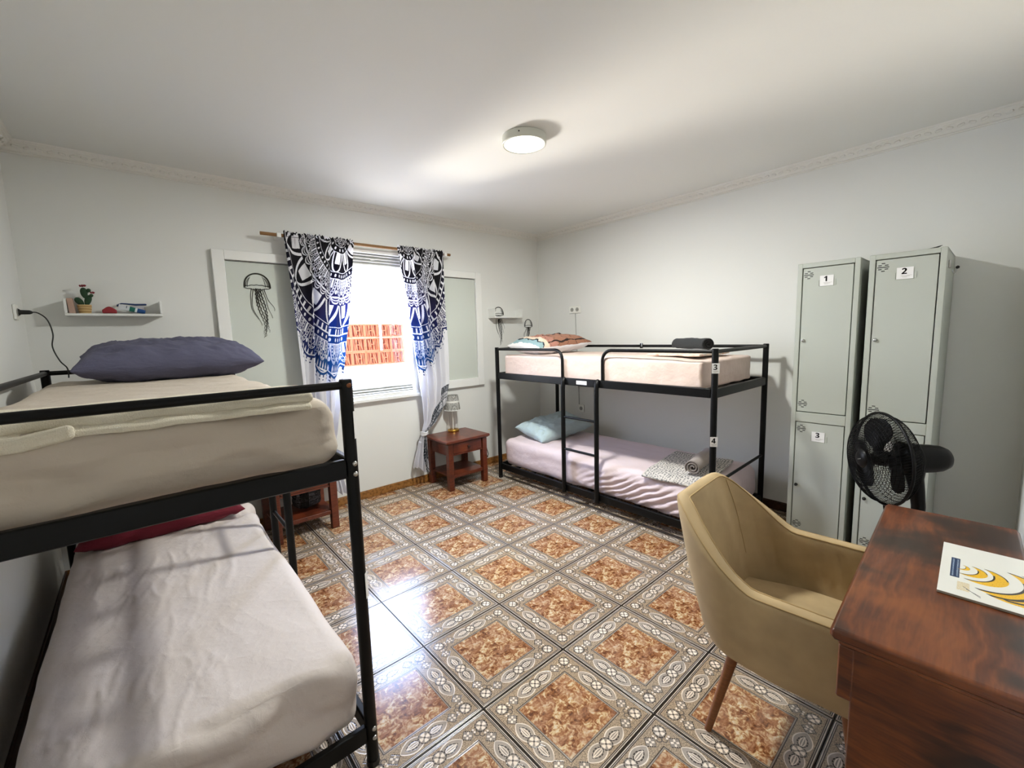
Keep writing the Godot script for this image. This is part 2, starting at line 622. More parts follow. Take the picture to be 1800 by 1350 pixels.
func camera_and_light() -> void:
	var cam := Camera3D.new()
	cam.name = "camera"
	var yaw := Basis(Vector3.UP, -0.7177)
	var pitch := Basis(Vector3.RIGHT, -0.1153)
	var roll := Basis(Vector3.BACK, -0.0288)
	cam.transform = Transform3D(yaw * pitch * roll, Vector3(-3.6559, 1.4261, 3.6717))
	cam.fov = rad_to_deg(2.0 * atan(675.0 / 750.19))
	cam.near = 0.03
	cam.far = 60.0
	add_child(cam)
	cam.current = true

	var sky := ProceduralSkyMaterial.new()
	sky.sky_top_color = Color(0.55, 0.70, 0.94)
	sky.sky_horizon_color = Color(0.97, 0.97, 1.0)
	sky.sky_curve = 0.18
	sky.ground_bottom_color = Color(0.45, 0.43, 0.40)
	sky.ground_horizon_color = Color(0.80, 0.80, 0.80)
	sky.sky_energy_multiplier = 4.0
	sky.ground_energy_multiplier = 2.0
	var env := Environment.new()
	env.background_mode = Environment.BG_SKY
	env.sky = Sky.new()
	env.sky.sky_material = sky
	env.tonemap_mode = Environment.TONE_MAPPER_LINEAR
	env.tonemap_exposure = 1.05
	env.sdfgi_enabled = true
	env.ssao_enabled = true
	env.ssil_enabled = true
	var we := WorldEnvironment.new()
	we.name = "world_environment"
	we.environment = env
	add_child(we)

	var sun := DirectionalLight3D.new()
	sun.name = "sun"
	sun.light_color = Color(1.0, 0.96, 0.88)
	sun.light_energy = 12.0
	sun.light_angular_distance = 0.6
	sun.shadow_enabled = true
	sun.sky_mode = DirectionalLight3D.SKY_MODE_LIGHT_ONLY
	add_child(sun)
	# unseen area light added in the window opening to strengthen the daylight
	var window_fill := AreaLight3D.new()
	window_fill.name = "added_window_fill"
	window_fill.area_size = Vector2(0.60, 0.92)
	window_fill.light_color = Color(1.0, 0.985, 0.96)
	window_fill.light_energy = 2.0
	window_fill.shadow_enabled = true
	window_fill.transform = Transform3D(Basis(Vector3.UP, PI + 0.30) * Basis(Vector3.RIGHT, 0.02), Vector3(-2.045, 1.50, -0.16))
	add_child(window_fill)
	var fill_spot := SpotLight3D.new()  # unseen spot added outside, imitating light thrown up off the terrace
	fill_spot.name = "added_bounce_spot"
	fill_spot.light_color = Color(1.0, 0.96, 0.90)
	fill_spot.light_energy = 54.0
	fill_spot.light_size = 0.45
	fill_spot.spot_angle = 18.0
	fill_spot.spot_angle_attenuation = 1.0
	fill_spot.spot_range = 12.0
	fill_spot.spot_attenuation = 2.0
	fill_spot.shadow_enabled = true
	add_child(fill_spot)
	fill_spot.look_at_from_position(Vector3(-2.62, 0.25, -3.20), Vector3(-2.05, 1.17, 0.0), Vector3.UP)
	sun.look_at_from_position(Vector3.ZERO, -Vector3(0.75, 0.50, 0.43), Vector3.UP)

func materials() -> void:
	var weave := noise_tex(0.09, 3)
	var crumple := ridged_tex()
	M.wall = mat(c8(225, 226, 222), 0.75)
	M.ceiling = mat(c8(225, 226, 222), 0.8)
	M.trim = mat(c8(226, 225, 219), 0.6)
	M.white = mat(c8(232, 233, 230), 0.35)
	M.plastic = mat(c8(236, 236, 230), 0.3)
	M.frosted = mat(c8(200, 206, 198), 0.12, {"spec": 0.5})
	M.black = mat(c8(11, 12, 13), 0.4, {"spec": 0.32})
	M.dark = mat(c8(10, 10, 10), 0.5)
	M.steel = mat(c8(190, 190, 188), 0.3, {"metal": 1.0})
	M.copper = mat(c8(130, 80, 50), 0.5, {"metal": 0.6})
	M.grout = mat(c8(46, 40, 36), 0.9)
	var tp := tile_pictures()
	M.tile = []
	for tint in [c8(255, 255, 255), c8(246, 243, 240), c8(255, 250, 242)]:
		M.tile.append(mat(tint, 0.17, {"tex": tp[0], "bump": tp[1], "depth": 0.05, "spec": 0.55}))
	M.base_window = mat(c8(168, 124, 74), 0.3, {"tex": noise_tex(0.02, 5, 512, [c8(140, 120, 90), c8(225, 210, 180), c8(255, 245, 220)]), "tri": 2.5})
	M.base_right = mat(c8(92, 58, 40), 0.3, {"tex": noise_tex(0.02, 5, 512, [c8(130, 120, 110), c8(225, 215, 200)]), "tri": 2.5})
	M.sheet_pink = mat(c8(216, 195, 184), 0.85, {"bump": crumple, "depth": 0.30, "uv": [1.6, 1.6], "rim": 0.25})
	M.sheet_lilac = mat(c8(214, 197, 200), 0.85, {"bump": crumple, "depth": 0.30, "uv": [1.5, 1.5], "rim": 0.25})
	M.sheet_taupe = mat(c8(190, 178, 163), 0.85, {"bump": crumple, "depth": 0.30, "uv": [1.4, 1.4], "rim": 0.25})
	M.sheet_grey = mat(c8(210, 200, 194), 0.85, {"bump": crumple, "depth": 0.30, "uv": [1.5, 1.5], "rim": 0.25})
	M.navy = mat(c8(82, 82, 104), 0.9, {"bump": crumple, "depth": 0.30, "uv": [1.6, 1.6], "rim": 0.3})
	M.crimson = mat(c8(104, 12, 34), 0.85, {"bump": crumple, "depth": 0.30, "uv": [1.6, 1.6], "rim": 0.3})
	M.sky_blue = mat(c8(178, 197, 202), 0.85, {"bump": crumple, "depth": 0.30, "uv": [1.6, 1.6], "rim": 0.2})
	M.towel_grey = mat(c8(182, 170, 164), 0.95, {"bump": weave, "depth": 0.6, "uv": [2.0, 2.0], "rim": 0.4})
	M.towel_dark = mat(c8(52, 54, 56), 0.95, {"bump": weave, "depth": 0.6, "uv": [2.0, 2.0], "rim": 0.3})
	M.towel_beige = mat(c8(222, 214, 194), 0.95, {"bump": weave, "depth": 0.15, "uv": [5.0, 5.0], "rim": 0.3})
	M.velvet = mat(c8(198, 174, 134), 0.8, {"tex": noise_tex(0.006, 4, 512, [c8(215, 212, 205), c8(255, 253, 248)]), "tri": 1.6, "rim": 0.4})
	M.velvet_seam = mat(c8(176, 150, 106), 0.9)
	M.leg_wood = mat(c8(150, 92, 48), 0.4, {"tex": wood_picture(c8(170, 160, 150), c8(220, 215, 205), c8(255, 250, 245), 5), "tri": 2.0})
	M.desk = mat(c8(255, 255, 255), 0.33, {"tex": wood_picture(c8(52, 23, 10), c8(98, 48, 20), c8(144, 82, 36), 17, 0.75), "tri": 0.85, "off": 0.5, "coat": 0.25})
	M.table = mat(c8(255, 255, 255), 0.36, {"tex": wood_picture(c8(60, 24, 13), c8(98, 42, 23), c8(134, 70, 38), 29, 0.25), "tri": 2.0, "coat": 0.2})
	M.bamboo = mat(c8(150, 112, 66), 0.5, {"tex": wood_picture(c8(150, 140, 120), c8(220, 210, 190), c8(255, 245, 230), 9), "tri": 3.0})
	M.locker = mat(c8(184, 189, 181), 0.42, {"spec": 0.5})
	M.locker_edge = mat(c8(60, 62, 58), 0.6)
	M.paper = mat(c8(236, 236, 236), 0.7)
	M.ink = mat(c8(8, 8, 8), 0.7)
	M.faint = mat(c8(172, 168, 160), 0.8)
	M.fan = mat(c8(9, 9, 10), 0.4, {"spec": 0.3})
	M.wire = mat(c8(8, 8, 9), 0.5, {"spec": 0.25})
	M.pencil = mat(c8(38, 38, 34), 0.8)
	M.brass = mat(c8(205, 158, 72), 0.28, {"metal": 0.9})
	M.glass = mat(Color(1, 1, 1, 0.004), 0.02)
	M.glass.transparency = BaseMaterial3D.TRANSPARENCY_ALPHA
	M.pane = M.glass
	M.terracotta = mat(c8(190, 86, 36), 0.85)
	M.outer = mat(c8(238, 238, 236), 0.85)
	M.ground = mat(c8(206, 200, 190), 0.9)
	M.terrace = mat(c8(176, 140, 118), 0.8)

# ------------------------------------------------------------------ room shell
func room() -> void:
	# floor: dark bed of grout and one piece per tile
	var fl := struct("floor", MB.new().box(V(RX / 2, -0.106, RZ / 2), V(-RX + 0.5, 0.2, RZ + 0.5)), M.grout)
	var cache := {}
	var g := 0.0026
	for i in range(-5, 7):
		for j in range(-4, 8):
			var x0: float = maxf(TOX + i * TILE, RX)
			var x1: float = minf(TOX + (i + 1) * TILE, 0.0)
			var z0: float = maxf(TOZ + j * TILE, 0.0)
			var z1: float = minf(TOZ + (j + 1) * TILE, RZ)
			if x1 - x0 < 0.02 or z1 - z0 < 0.02: continue
			var cx := TOX + (i + 0.5) * TILE
			var cz := TOZ + (j + 0.5) * TILE
			var key := Vector4(x0 - cx, x1 - cx, z0 - cz, z1 - cz).snapped(Vector4.ONE * 0.0005)
			if not cache.has(key):
				var b := MB.new().box(V((x0 + x1) / 2 - cx, -0.006, (z0 + z1) / 2 - cz), V(x1 - x0 - g, 0.012, z1 - z0 - g), 0.0015)
				for k in b.v.size(): b.uv[k] = Vector2(b.v[k].x / TILE + 0.5, b.v[k].z / TILE + 0.5)
				cache[key] = b.mesh()
			obj("tile", cache[key], M.tile[posmod(i * 7 + j * 5 + i * j, 3)], fl, V(cx, 0, cz))
	struct("ceiling", MB.new().box(V(RX / 2, CEIL + 0.1, RZ / 2), V(-RX + 0.6, 0.2, RZ + 0.6)), M.ceiling)
	# window wall with its opening x -2.43..-1.66, y 0.90..2.19
	var w := MB.new()
	var T := 0.22
	w.box(V((RX - 0.3 - 2.43) / 2, CEIL / 2, -T / 2), V(-2.43 - RX + 0.3, CEIL + 0.2, T))
	w.box(V((-1.66 + 0.3) / 2, CEIL / 2, -T / 2), V(1.66 + 0.3, CEIL + 0.2, T))
	w.box(V(-2.045, 0.45 - 0.05, -T / 2), V(0.77, 1.0, T))
	w.box(V(-2.045, (2.19 + CEIL + 0.1) / 2, -T / 2), V(0.77, CEIL + 0.1 - 2.19, T))
	struct("wall_back", w, M.wall)
	struct("wall_right", MB.new().box(V(0.1, CEIL / 2, RZ / 2), V(0.2, CEIL + 0.2, RZ + 0.4)), M.wall)
	struct("wall_left", MB.new().box(V(RX - 0.1, CEIL / 2, RZ / 2), V(0.2, CEIL + 0.2, RZ + 0.4)), M.wall)
	struct("wall_front", MB.new().box(V(RX / 2, CEIL / 2, RZ + 0.1), V(-RX + 0.4, CEIL + 0.2, 0.2)), M.wall)
	# baseboards
	struct("baseboard_back", MB.new().box(V(RX / 2, 0.0325, 0.006), V(-RX, 0.065, 0.012), 0.004).box(V(RX / 2, 0.068, 0.004), V(-RX, 0.008, 0.008), 0.003), M.base_window)
	struct("baseboard_right", MB.new().box(V(-0.006, 0.0325, RZ / 2), V(0.012, 0.065, RZ), 0.004).box(V(-0.004, 0.068, RZ / 2), V(0.008, 0.008, RZ), 0.003), M.base_right)
	struct("baseboard_left", MB.new().box(V(RX + 0.006, 0.035, RZ / 2), V(0.012, 0.07, RZ), 0.004), M.base_right)
	struct("baseboard_front", MB.new().box(V(RX / 2, 0.035, RZ - 0.006), V(-RX, 0.07, 0.012), 0.004), M.base_right)
	# plaster cornice: profile swept along each wall, with a row of small leaves in relief
	var prof := [Vector2(0, 2.498), Vector2(0.010, 2.498), Vector2(0.013, 2.506), Vector2(0.010, 2.512), Vector2(0.018, 2.517), Vector2(0.026, 2.526), Vector2(0.030, 2.535), Vector2(0.044, 2.548), Vector2(0.052, 2.556), Vector2(0.060, 2.560), Vector2(0.063, 2.567), Vector2(0.072, 2.571), Vector2(0.076, 2.58)]
	for k in prof.size(): prof[k] = Vector2(prof[k].x * 0.87, 2.498 + (prof[k].y - 2.498) * 0.0625 / 0.082)
	var runs := [["trim_back", V(RX, 0, 0), V(0, 0, 0), V(0, 0, 1)], ["trim_right", V(0, 0, 0), V(0, 0, RZ), V(-1, 0, 0)], ["trim_left", V(RX, 0, 0), V(RX, 0, RZ), V(1, 0, 0)], ["trim_front", V(RX, 0, RZ), V(0, 0, RZ), V(0, 0, -1)]]
	for run in runs:
		var b := MB.new()
		var a: Vector3 = run[1]
		var e: Vector3 = run[2]
		var o: Vector3 = run[3]
		for k in prof.size() - 1:
			var p: Vector2 = prof[k]
			var q: Vector2 = prof[k + 1]
			var nn := (o * (q.y - p.y) + Vector3.UP * -(q.x - p.x)).normalized()
			b.quad(a + o * p.x + Vector3.UP * p.y, e + o * p.x + Vector3.UP * p.y, e + o * q.x + Vector3.UP * q.y, a + o * q.x + Vector3.UP * q.y, nn, nn, nn, nn)
		var t := struct(run[0], b, M.trim)
		var leaf := MB.new()
		var dir := (e - a).normalized()
		var cnt := int((e - a).length() / 0.045)
		for k in cnt:
			var c := a + dir * (k + 0.5) * 0.045 + o * 0.034 + Vector3.UP * 2.530
			var up := (o * 0.72 + Vector3.UP * 0.7).normalized()
			var out := (o * 0.7 - Vector3.UP * 0.72).normalized()
			var tilt := 0.35 if k % 2 == 0 else -0.35
			leaf.box(c, V(0.030, 0.016, 0.010), 0.0045, Basis(dir, up, out) * Basis(Vector3.BACK, tilt))
		stuff(obj("leaf_relief", leaf, M.trim, t))

func window_and_terrace() -> void:
	# white window frame with stepped rails at top and bottom
	var f := MB.new()
	var x0 := -2.43
	var x1 := -1.66
	f.box(V(-2.045, 2.175, -0.03), V(0.77, 0.03, 0.10), 0.004)
	f.box(V(x0 + 0.02, 1.545, -0.03), V(0.04, 1.29, 0.10), 0.004)
	f.box(V(x1 - 0.02, 1.545, -0.03), V(0.04, 1.29, 0.10), 0.004)
	f.box(V(-2.045, 0.885, 0.005), V(0.82, 0.03, 0.09), 0.006)
	f.box(V(-2.045, 0.915, -0.03), V(0.77, 0.03, 0.12), 0.004)
	var wf := struct("window_1", f, M.white)
	obj("head_rail", MB.new().box(V(-2.045, 2.110, -0.070), V(0.69, 0.105, 0.03), 0.003), M.white, wf)
	obj("bottom_rail", MB.new().box(V(-2.045, 0.962, -0.070), V(0.69, 0.075, 0.03), 0.003), M.white, wf)
	for k in 4:
		obj("track", MB.new().box(V(-2.045, 2.146 - k * 0.025, -0.036 - k * 0.006), V(0.69, 0.012, 0.05), 0.004), M.white, wf)
	for k in 3:
		obj("track", MB.new().box(V(-2.045, 0.940 + k * 0.022, -0.036 - k * 0.008), V(0.69, 0.011, 0.05), 0.004), M.white, wf)
	obj("catch", MB.new().box(V(-2.03, 2.112, -0.003), V(0.035, 0.012, 0.008), 0.003), M.plastic, wf)
	obj("catch", MB.new().box(V(-2.03, 0.962, -0.005), V(0.035, 0.012, 0.008), 0.003), M.plastic, wf)
	obj("pane", MB.new().box(V(-2.045, 1.53, -0.10), V(0.69, 1.10, 0.004)), M.pane, wf)
	var cord: Array = []
	for k in 25:
		var t := k / 24.0
		cord.append(V(-2.40 + 0.72 * t, 1.012 + 0.012 * t - 0.010 * sin(PI * t) + (0.006 if k == 16 else 0.0), -0.08))
	tag(obj("clothes_cord", MB.new().tube(cord, 0.0035, 6), mat(c8(130, 132, 140), 0.7)), "grey cord strung across the lower part of the bright window", "cord")

	# outside: terrace floor, low wall with three courses of pierced terracotta blocks, added unseen ground and shading wall
	struct("floor_terrace", MB.new().box(V(-2.0, -0.12, -1.32), V(8.0, 0.2, 2.3)), M.terrace)
	var par := MB.new()
	par.box(V(0.5, 0.51, -2.48), V(5.3, 1.06, 0.16))
	par.box(V(-5.2, 0.12, -2.48), V(6.1, 0.28, 0.16))  # unseen left stretch kept low so light off the ground reaches the ceiling
	var pw := struct("wall_terrace", par, M.outer)
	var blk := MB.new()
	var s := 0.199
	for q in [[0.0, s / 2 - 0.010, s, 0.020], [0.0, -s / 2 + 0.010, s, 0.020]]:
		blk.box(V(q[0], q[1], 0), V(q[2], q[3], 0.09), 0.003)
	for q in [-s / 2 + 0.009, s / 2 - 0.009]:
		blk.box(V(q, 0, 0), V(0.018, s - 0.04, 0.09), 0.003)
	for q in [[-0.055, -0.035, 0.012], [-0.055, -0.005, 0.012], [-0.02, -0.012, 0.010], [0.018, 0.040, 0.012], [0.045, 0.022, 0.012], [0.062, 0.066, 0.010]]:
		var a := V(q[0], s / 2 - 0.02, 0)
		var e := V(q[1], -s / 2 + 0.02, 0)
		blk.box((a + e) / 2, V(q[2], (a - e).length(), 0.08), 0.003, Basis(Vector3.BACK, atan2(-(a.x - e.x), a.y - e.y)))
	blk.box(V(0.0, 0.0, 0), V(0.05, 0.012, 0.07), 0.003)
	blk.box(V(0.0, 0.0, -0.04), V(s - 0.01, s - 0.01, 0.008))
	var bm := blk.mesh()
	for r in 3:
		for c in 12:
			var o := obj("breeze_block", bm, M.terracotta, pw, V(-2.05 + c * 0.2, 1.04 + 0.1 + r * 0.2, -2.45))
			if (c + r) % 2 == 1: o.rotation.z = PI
	obj("capping", MB.new().box(V(1.2, 1.34, -2.48), V(1.7, 0.62, 0.16)), M.outer, pw)
	struct("ground_added_reflector", MB.new().box(V(-5.0, -0.12, -10.0), V(24.0, 0.2, 14.8)), M.ground)  # unseen pale ground added to throw sunlight up through the window
	struct("wall_added_shade", MB.new().box(V(0.5, 1.5, -1.2), V(0.6, 3.0, 2.0)), M.outer)  # unseen wall added to keep the sun off the terracotta blocks
	tag(obj("pole", MB.new().tube([V(-0.93, 1.25, -2.36), V(-0.93, 1.71, -2.36)], 0.018, 10), M.outer), "thin white pole standing against the orange blocks outside the window", "pole")

# ------------------------------------------------------------------ bunk beds
const BW := 0.852      # post centre to post centre, short side
const BL := 2.098      # long side

func arc_pts(c: Vector3, a: Vector3, b: Vector3, r: float, steps := 6) -> Array:   # quarter arc from c+a*r to c+b*r
	var o: Array = []
	for k in steps + 1:
		var t := k / float(steps) * PI / 2
		o.append(c + a * r * cos(t) + b * r * sin(t))
	return o

func sticker(parent: Node, at: Vector3, size: Vector2, facing: Basis, digit: String) -> void:
	var p := obj("number_label", MB.new().box(V(0, 0, 0), V(size.x, size.y, 0.0008)), M.paper, parent, at)
	p.basis = facing
	part_label(p, "white sticker" + (" with the number " + digit if digit else ""))
	if digit:
		digit_on(p, digit, size.y * 0.50, V(-size.x * 0.06, size.y * 0.10, 0.0006))
		lines_on(p, size, V(0, -size.y * 0.27, 0.0006))

func digit_on(parent: Node, digit: String, height: float, at: Vector3) -> void:
	var t := TextMesh.new()
	var fnt := SystemFont.new()
	fnt.font_names = PackedStringArray(["Droid Sans"])
	fnt.font_weight = 700
	t.font = fnt
	t.text = digit
	t.font_size = 64
	t.pixel_size = height / 46.0
	t.depth = 0.0006
	obj("digit", t, M.ink, parent, at)
	var t2 := t.duplicate()
	var o := obj("digit", t2, M.ink, parent, at + V(height * 0.03, height * 0.01, 0))
	o.scale = V(1.04, 1.04, 1)

func lines_on(parent: Node, size: Vector2, at: Vector3) -> void:
	var b := MB.new()
	for k in 3:
		b.box(V((0.04 - 0.05 * k) * size.x, -k * size.y * 0.075, 0), V(size.x * (0.72 - 0.2 * k), size.y * 0.022, 0.0004))
	obj("fine_print", b, M.faint, parent, at)

func bunk(label: String, origin: Vector3, fx: float, left: bool) -> void:
	# local frame: x = 0 at the wall side, x = fx * BW at the open side; z from 0 (window end) to BL
	var t := thing("bunk_bed", label, "bunk bed", origin)
	var pr := 0.0195
	for x in [0.0, fx * BW]:
		for z in [0.0, BL]:
			var b := MB.new().tube([V(x, 0.004, z), V(x, 1.255, z), V(x, 1.262, z), V(x, 1.303, z)], [pr, pr, pr, pr], 14)
			var p := obj("post", b, M.black, t)
			obj("foot_cap", MB.new().tube([V(x, 0.0, z), V(x, 0.02, z)], pr + 0.002, 12), M.dark, p)
			obj("post_cap", MB.new().tube([V(x, 1.300, z), V(x, 1.306, z)], pr * 0.92, 12), M.dark, p)
			for h in [1.012, 1.045, 0.105, 0.138]:
				if left and x != 0.0 and z == BL:
					obj("bolt", MB.new().lathe([Vector2(0, 0.004), Vector2(0.006, 0.003), Vector2(0.008, 0.0), Vector2(0.008, -0.003)], 10, Transform3D(Basis(Vector3.RIGHT, PI / 2), V(x + 0.004, h, z + pr + 0.0005))), M.steel, p)
			if left and x != 0.0 and z == BL:
				obj("bolt", MB.new().lathe([Vector2(0, 0.003), Vector2(0.006, 0.002), Vector2(0.008, -0.002)], 10, Transform3D(Basis(Vector3.RIGHT, PI / 2), V(x + 0.003, 1.288, z + pr))), M.copper, p)
	# flat rails that carry the two mattresses
	for h in [1.030, 0.122]:
		for x in [0.0, fx * BW]:
			obj("side_rail", MB.new().box(V(x, h, BL / 2), V(0.026, 0.060, BL - 2 * pr + 0.006), 0.006), M.black, t)
		for z in [0.0, BL]:
			obj("end_rail", MB.new().box(V(fx * BW / 2, h, z), V(BW - 2 * pr + 0.006, 0.060, 0.026), 0.006), M.black, t)
		for k in 9:
			obj("slat", MB.new().box(V(fx * BW / 2, h - 0.012, 0.15 + k * 0.225), V(BW - 0.02, 0.012, 0.045), 0.003), M.black, t)
	# top rails
	var gr := 0.0125
	for z in [0.0, BL]:
		obj("end_guard", MB.new().tube([V(fx * pr * 0.6, 1.288, z), V(fx * (BW - pr * 0.6), 1.288, z)], gr, 10), M.black, t)
	obj("guard_rail", MB.new().tube([V(0, 1.288, pr * 0.6), V(0, 1.288, BL - pr * 0.6)], gr, 10), M.black, t)
	if not left:
		var X := fx * BW
		var pts: Array = [V(X, 1.288, pr * 0.6)]
		pts.append_array(arc_pts(V(X, 1.208, 0.772), V(0, 1, 0), V(0, 0, 1), 0.08))
		pts.append(V(X, 1.05, 0.852))
		obj("guard_rail", MB.new().tube(pts, gr, 10), M.black, t)
		var pts2: Array = [V(X, 1.288, BL - pr * 0.6)]
		pts2.append_array(arc_pts(V(X, 1.208, 1.338), V(0, 1, 0), V(0, 0, -1), 0.08))
		pts2.append(V(X, 1.05, 1.258))
		obj("guard_rail", MB.new().tube(pts2, gr, 10), M.black, t)
		obj("end_bar", MB.new().tube([V(0, 0.465, BL), V(X, 0.440, BL)], 0.010, 10), M.black, t)
		var br := obj("bracket", MB.new().box(V(0.0, 1.290, 1.06), V(0.03, 0.045, 0.018), 0.003), M.black, t)
		obj("clip", MB.new().box(V(fx * 0.018, 1.300, 1.075), V(0.008, 0.035, 0.008), 0.002), M.steel, br)
	# ladder on the open side
	var lx := fx * (BW + 0.030)
	var lb := MB.new()
	var la := 0.740 if left else 0.880
	for z in [la, la + 0.342]:
		var pts: Array = [V(lx, 0.09, z), V(lx, 0.98, z)]
		pts.append_array([V(lx - fx * 0.004, 1.02, z), V(lx - fx * 0.016, 1.045, z), V(lx - fx * 0.028, 1.052, z)])
		lb.tube(pts, 0.0185, 12)
	var ld := obj("ladder", lb, M.black, t)
	for h in [0.737, 0.466]:
		obj("rung", MB.new().tube([V(lx, h, la + 0.005), V(lx, h, la + 0.337)], 0.010, 10), M.black, ld)
	if left:
		sticker(t, V(fx * BW + sin(0.85) * (pr + 0.001), 1.165, BL + cos(0.85) * (pr + 0.001)), Vector2(0.020, 0.085), Basis(Vector3.UP, 0.85), "")
		sticker(t, V(fx * BW + sin(0.85) * (pr + 0.001), 0.640, BL + cos(0.85) * (pr + 0.001)), Vector2(0.020, 0.085), Basis(Vector3.UP, 0.85), "")
	else:
		var fb := Basis(Vector3.UP, -PI / 2 + 0.62)
		var d := fb.z
		sticker(t, V(fx * BW, 1.187, BL) + d * (pr + 0.001), Vector2(0.044, 0.062), fb, "3")
		sticker(t, V(fx * BW, 0.731, BL) + d * (pr + 0.001), Vector2(0.044, 0.062), fb, "4")
		sticker(t, V(fx * (BW + 0.0142), 1.030, 1.064), Vector2(0.105, 0.030), Basis(Vector3.UP, -PI / 2), "")

func bunk_beds() -> void:
	bunk("black metal bunk bed along the right wall with stickers 3 and 4 on its post", V(-0.162, 0, 0.435), -1.0, false)
	bunk("black metal bunk bed in the left foreground with slate-blue and crimson pillows", V(-4.040, 0, 0.268), 1.0, true)

func crease(p: Vector3, f: float, amp: float) -> float:
	return (1.0 - absf(nz.get_noise_3d(p.x * f, p.y * f, p.z * f)) * 2.2) * amp

func bedding_of_right_bunk() -> void:
	# upper mattress
	var b := MB.new().soft(V(0.80, 0.20, 1.93), 0.028, Vector3i(26, 10, 60), func(p: Vector3, d: Vector3) -> Vector3:
		var side := clampf(-d.x, 0.0, 1.0)
		var w := side * 0.0065 * sin(p.z * 46.0 + p.y * 14.0 + 3.0 * nz.get_noise_2d(p.z * 2.0, 1.0)) * clampf((p.z - 0.1) * 3.0, 0.0, 1.0) * smoothstep(0.09, -0.09, p.y)
		w += nz.get_noise_3d(p.x * 3.0, p.y * 4.0, p.z * 3.0) * 0.008
		w += clampf(d.z, 0, 1) * 0.01 * nz.get_noise_3d(p.x * 6.0, p.y * 9.0, 4.0)
		var sag := -0.012 * smoothstep(0.5, 0.9, p.z) * d.y
		return p + d * w + V(0, sag, 0))
	tag(obj("mattress", b, M.sheet_pink, null, V(-0.598, 1.134, 1.485)), "upper mattress in a pale pink fitted sheet on the right bunk", "mattress")
	# lower mattress
	var b2 := MB.new().soft(V(0.81, 0.268, 2.06), 0.075, Vector3i(26, 12, 90), func(p: Vector3, d: Vector3) -> Vector3:
		var side := clampf(-d.x + 0.35 * d.y, 0.0, 1.0)
		var z := p.z + 1.0
		var foldz := z * 1.0 - p.y * 1.9
		var w := side * 0.012 * sin(foldz * 62.0 + 6.0 * nz.get_noise_2d(z * 1.5, p.y * 3.0)) * smoothstep(0.8, 1.5, z) * smoothstep(0.15, -0.02, p.y) * (1.0 if p.x < -0.1 else 0.0)
		w += nz.get_noise_3d(p.x * 2.4, p.y * 4.0, p.z * 2.4) * 0.012
		w += clampf(d.y, 0, 1) * 0.004 * sin(p.x * 40.0 + p.z * 9.0 + 5.0 * nz.get_noise_2d(p.x * 2.0, p.z)) * smoothstep(0.1, 0.6, nz.get_noise_2d(p.x * 1.2 + 4.0, p.z * 1.2) + 0.35)
		return p + d * w)
	tag(obj("mattress", b2, M.sheet_lilac, null, V(-0.590, 0.266, 1.487)), "lower mattress in a creased lilac-grey fitted sheet on the right bunk", "mattress")
	# pillow with the printed case
	var pic := img_tex(360, 240, func(u: float, v: float) -> Color:
		var w := nz.get_noise_2d(u * 4.0, v * 4.0) * 0.04
		var x := u + w
		var c := Color(0.90, 0.89, 0.88)
		if x > 0.10 and x < 0.20: c = Color(0.55, 0.66, 0.68)
		if x > 0.20 and x < 0.225: c = Color(0.10, 0.16, 0.20)
		if x > 0.225 and x < 0.30: c = Color(0.88, 0.80, 0.72)
		if x >= 0.30 and x < 0.42: c = Color(0.70, 0.50, 0.44)
		if x >= 0.42 and x < 0.80: c = Color(0.76, 0.58, 0.52).lerp(Color(0.60, 0.42, 0.33), clampf((v - 0.2) * 1.4, 0.0, 1.0))
		if x >= 0.80: c = Color(0.55, 0.38, 0.30)
		if x > 0.3 and absf(v - 0.86 + w) < 0.02: c = Color(0.15, 0.09, 0.07)
		if x > 0.36 and x < 0.78:
			var e := v - 0.46 + w * 3.0 + 0.05 * sin(x * 14.0)
			if absf(e) < 0.035 + 0.05 * smoothstep(0.1, 0.0, absf(x - 0.62)): c = Color(0.10, 0.05, 0.05)
		if absf(fmod(x * 9.0 + v * 0.7, 1.0) - 0.5) < 0.03 and x > 0.3: c = c * 0.7
		return c)
	M.printed = mat(c8(255, 255, 255), 0.85, {"tex": pic})
	var pl := pillow_mesh(0.36, 0.235, 0.085, 5)
	var pn := thing("pillow", "pillow in a white case with a pink and brown printed top, upper right bunk", "pillow", V(-0.56, 1.322, 0.715), 0.0)
	pn.rotation = V(0.05, -0.06, 0.05)
	obj("pillow_front", pl[0], M.printed, pn)
	obj("pillow_back", pl[1], mat(c8(228, 228, 232), 0.85), pn)
	# dark rolled towel and the flat cloth below it
	var cl := MB.new().soft(V(0.50, 0.016, 0.40), 0.007, Vector3i(14, 1, 12), func(p: Vector3, d: Vector3) -> Vector3:
		return p + V(0, 0.006 * nz.get_noise_2d(p.x * 7.0, p.z * 7.0) + 0.003, 0.02 * nz.get_noise_2d(p.x * 3.0, 5.0)))
	M.cloth_print = mat(c8(255, 255, 255), 0.9, {"tex": noise_tex(0.03, 2, 256, [c8(205, 120, 100), c8(220, 205, 190), c8(205, 190, 175), c8(120, 160, 165)]), "tri": 1.5})
	tag(obj("folded_cloth", cl, M.cloth_print, null, V(-0.56, 1.246, 2.14)), "thin folded patterned cloth lying under the dark towel on the upper right mattress", "cloth")
	roll("rolled_towel", "charcoal rolled towel on the upper right bunk by the foot end", M.towel_dark, V(-0.40, 1.313, 2.09), 0.34, 0.060, 1.15, 0.85)
	# lower bunk: blue pillow, printed cloth, rolled towel
	var pb := pillow_mesh(0.33, 0.22, 0.085, 9)
	var pn2 := thing("pillow", "pale blue pillow leaning at the head of the lower right bunk", "pillow", V(-0.55, 0.490, 0.74), 0.0)
	pn2.rotation = V(0.16, -0.10, 0.10)
	obj("pillow_front", pb[0], M.sky_blue, pn2)
	obj("pillow_back", pb[1], M.sky_blue, pn2)
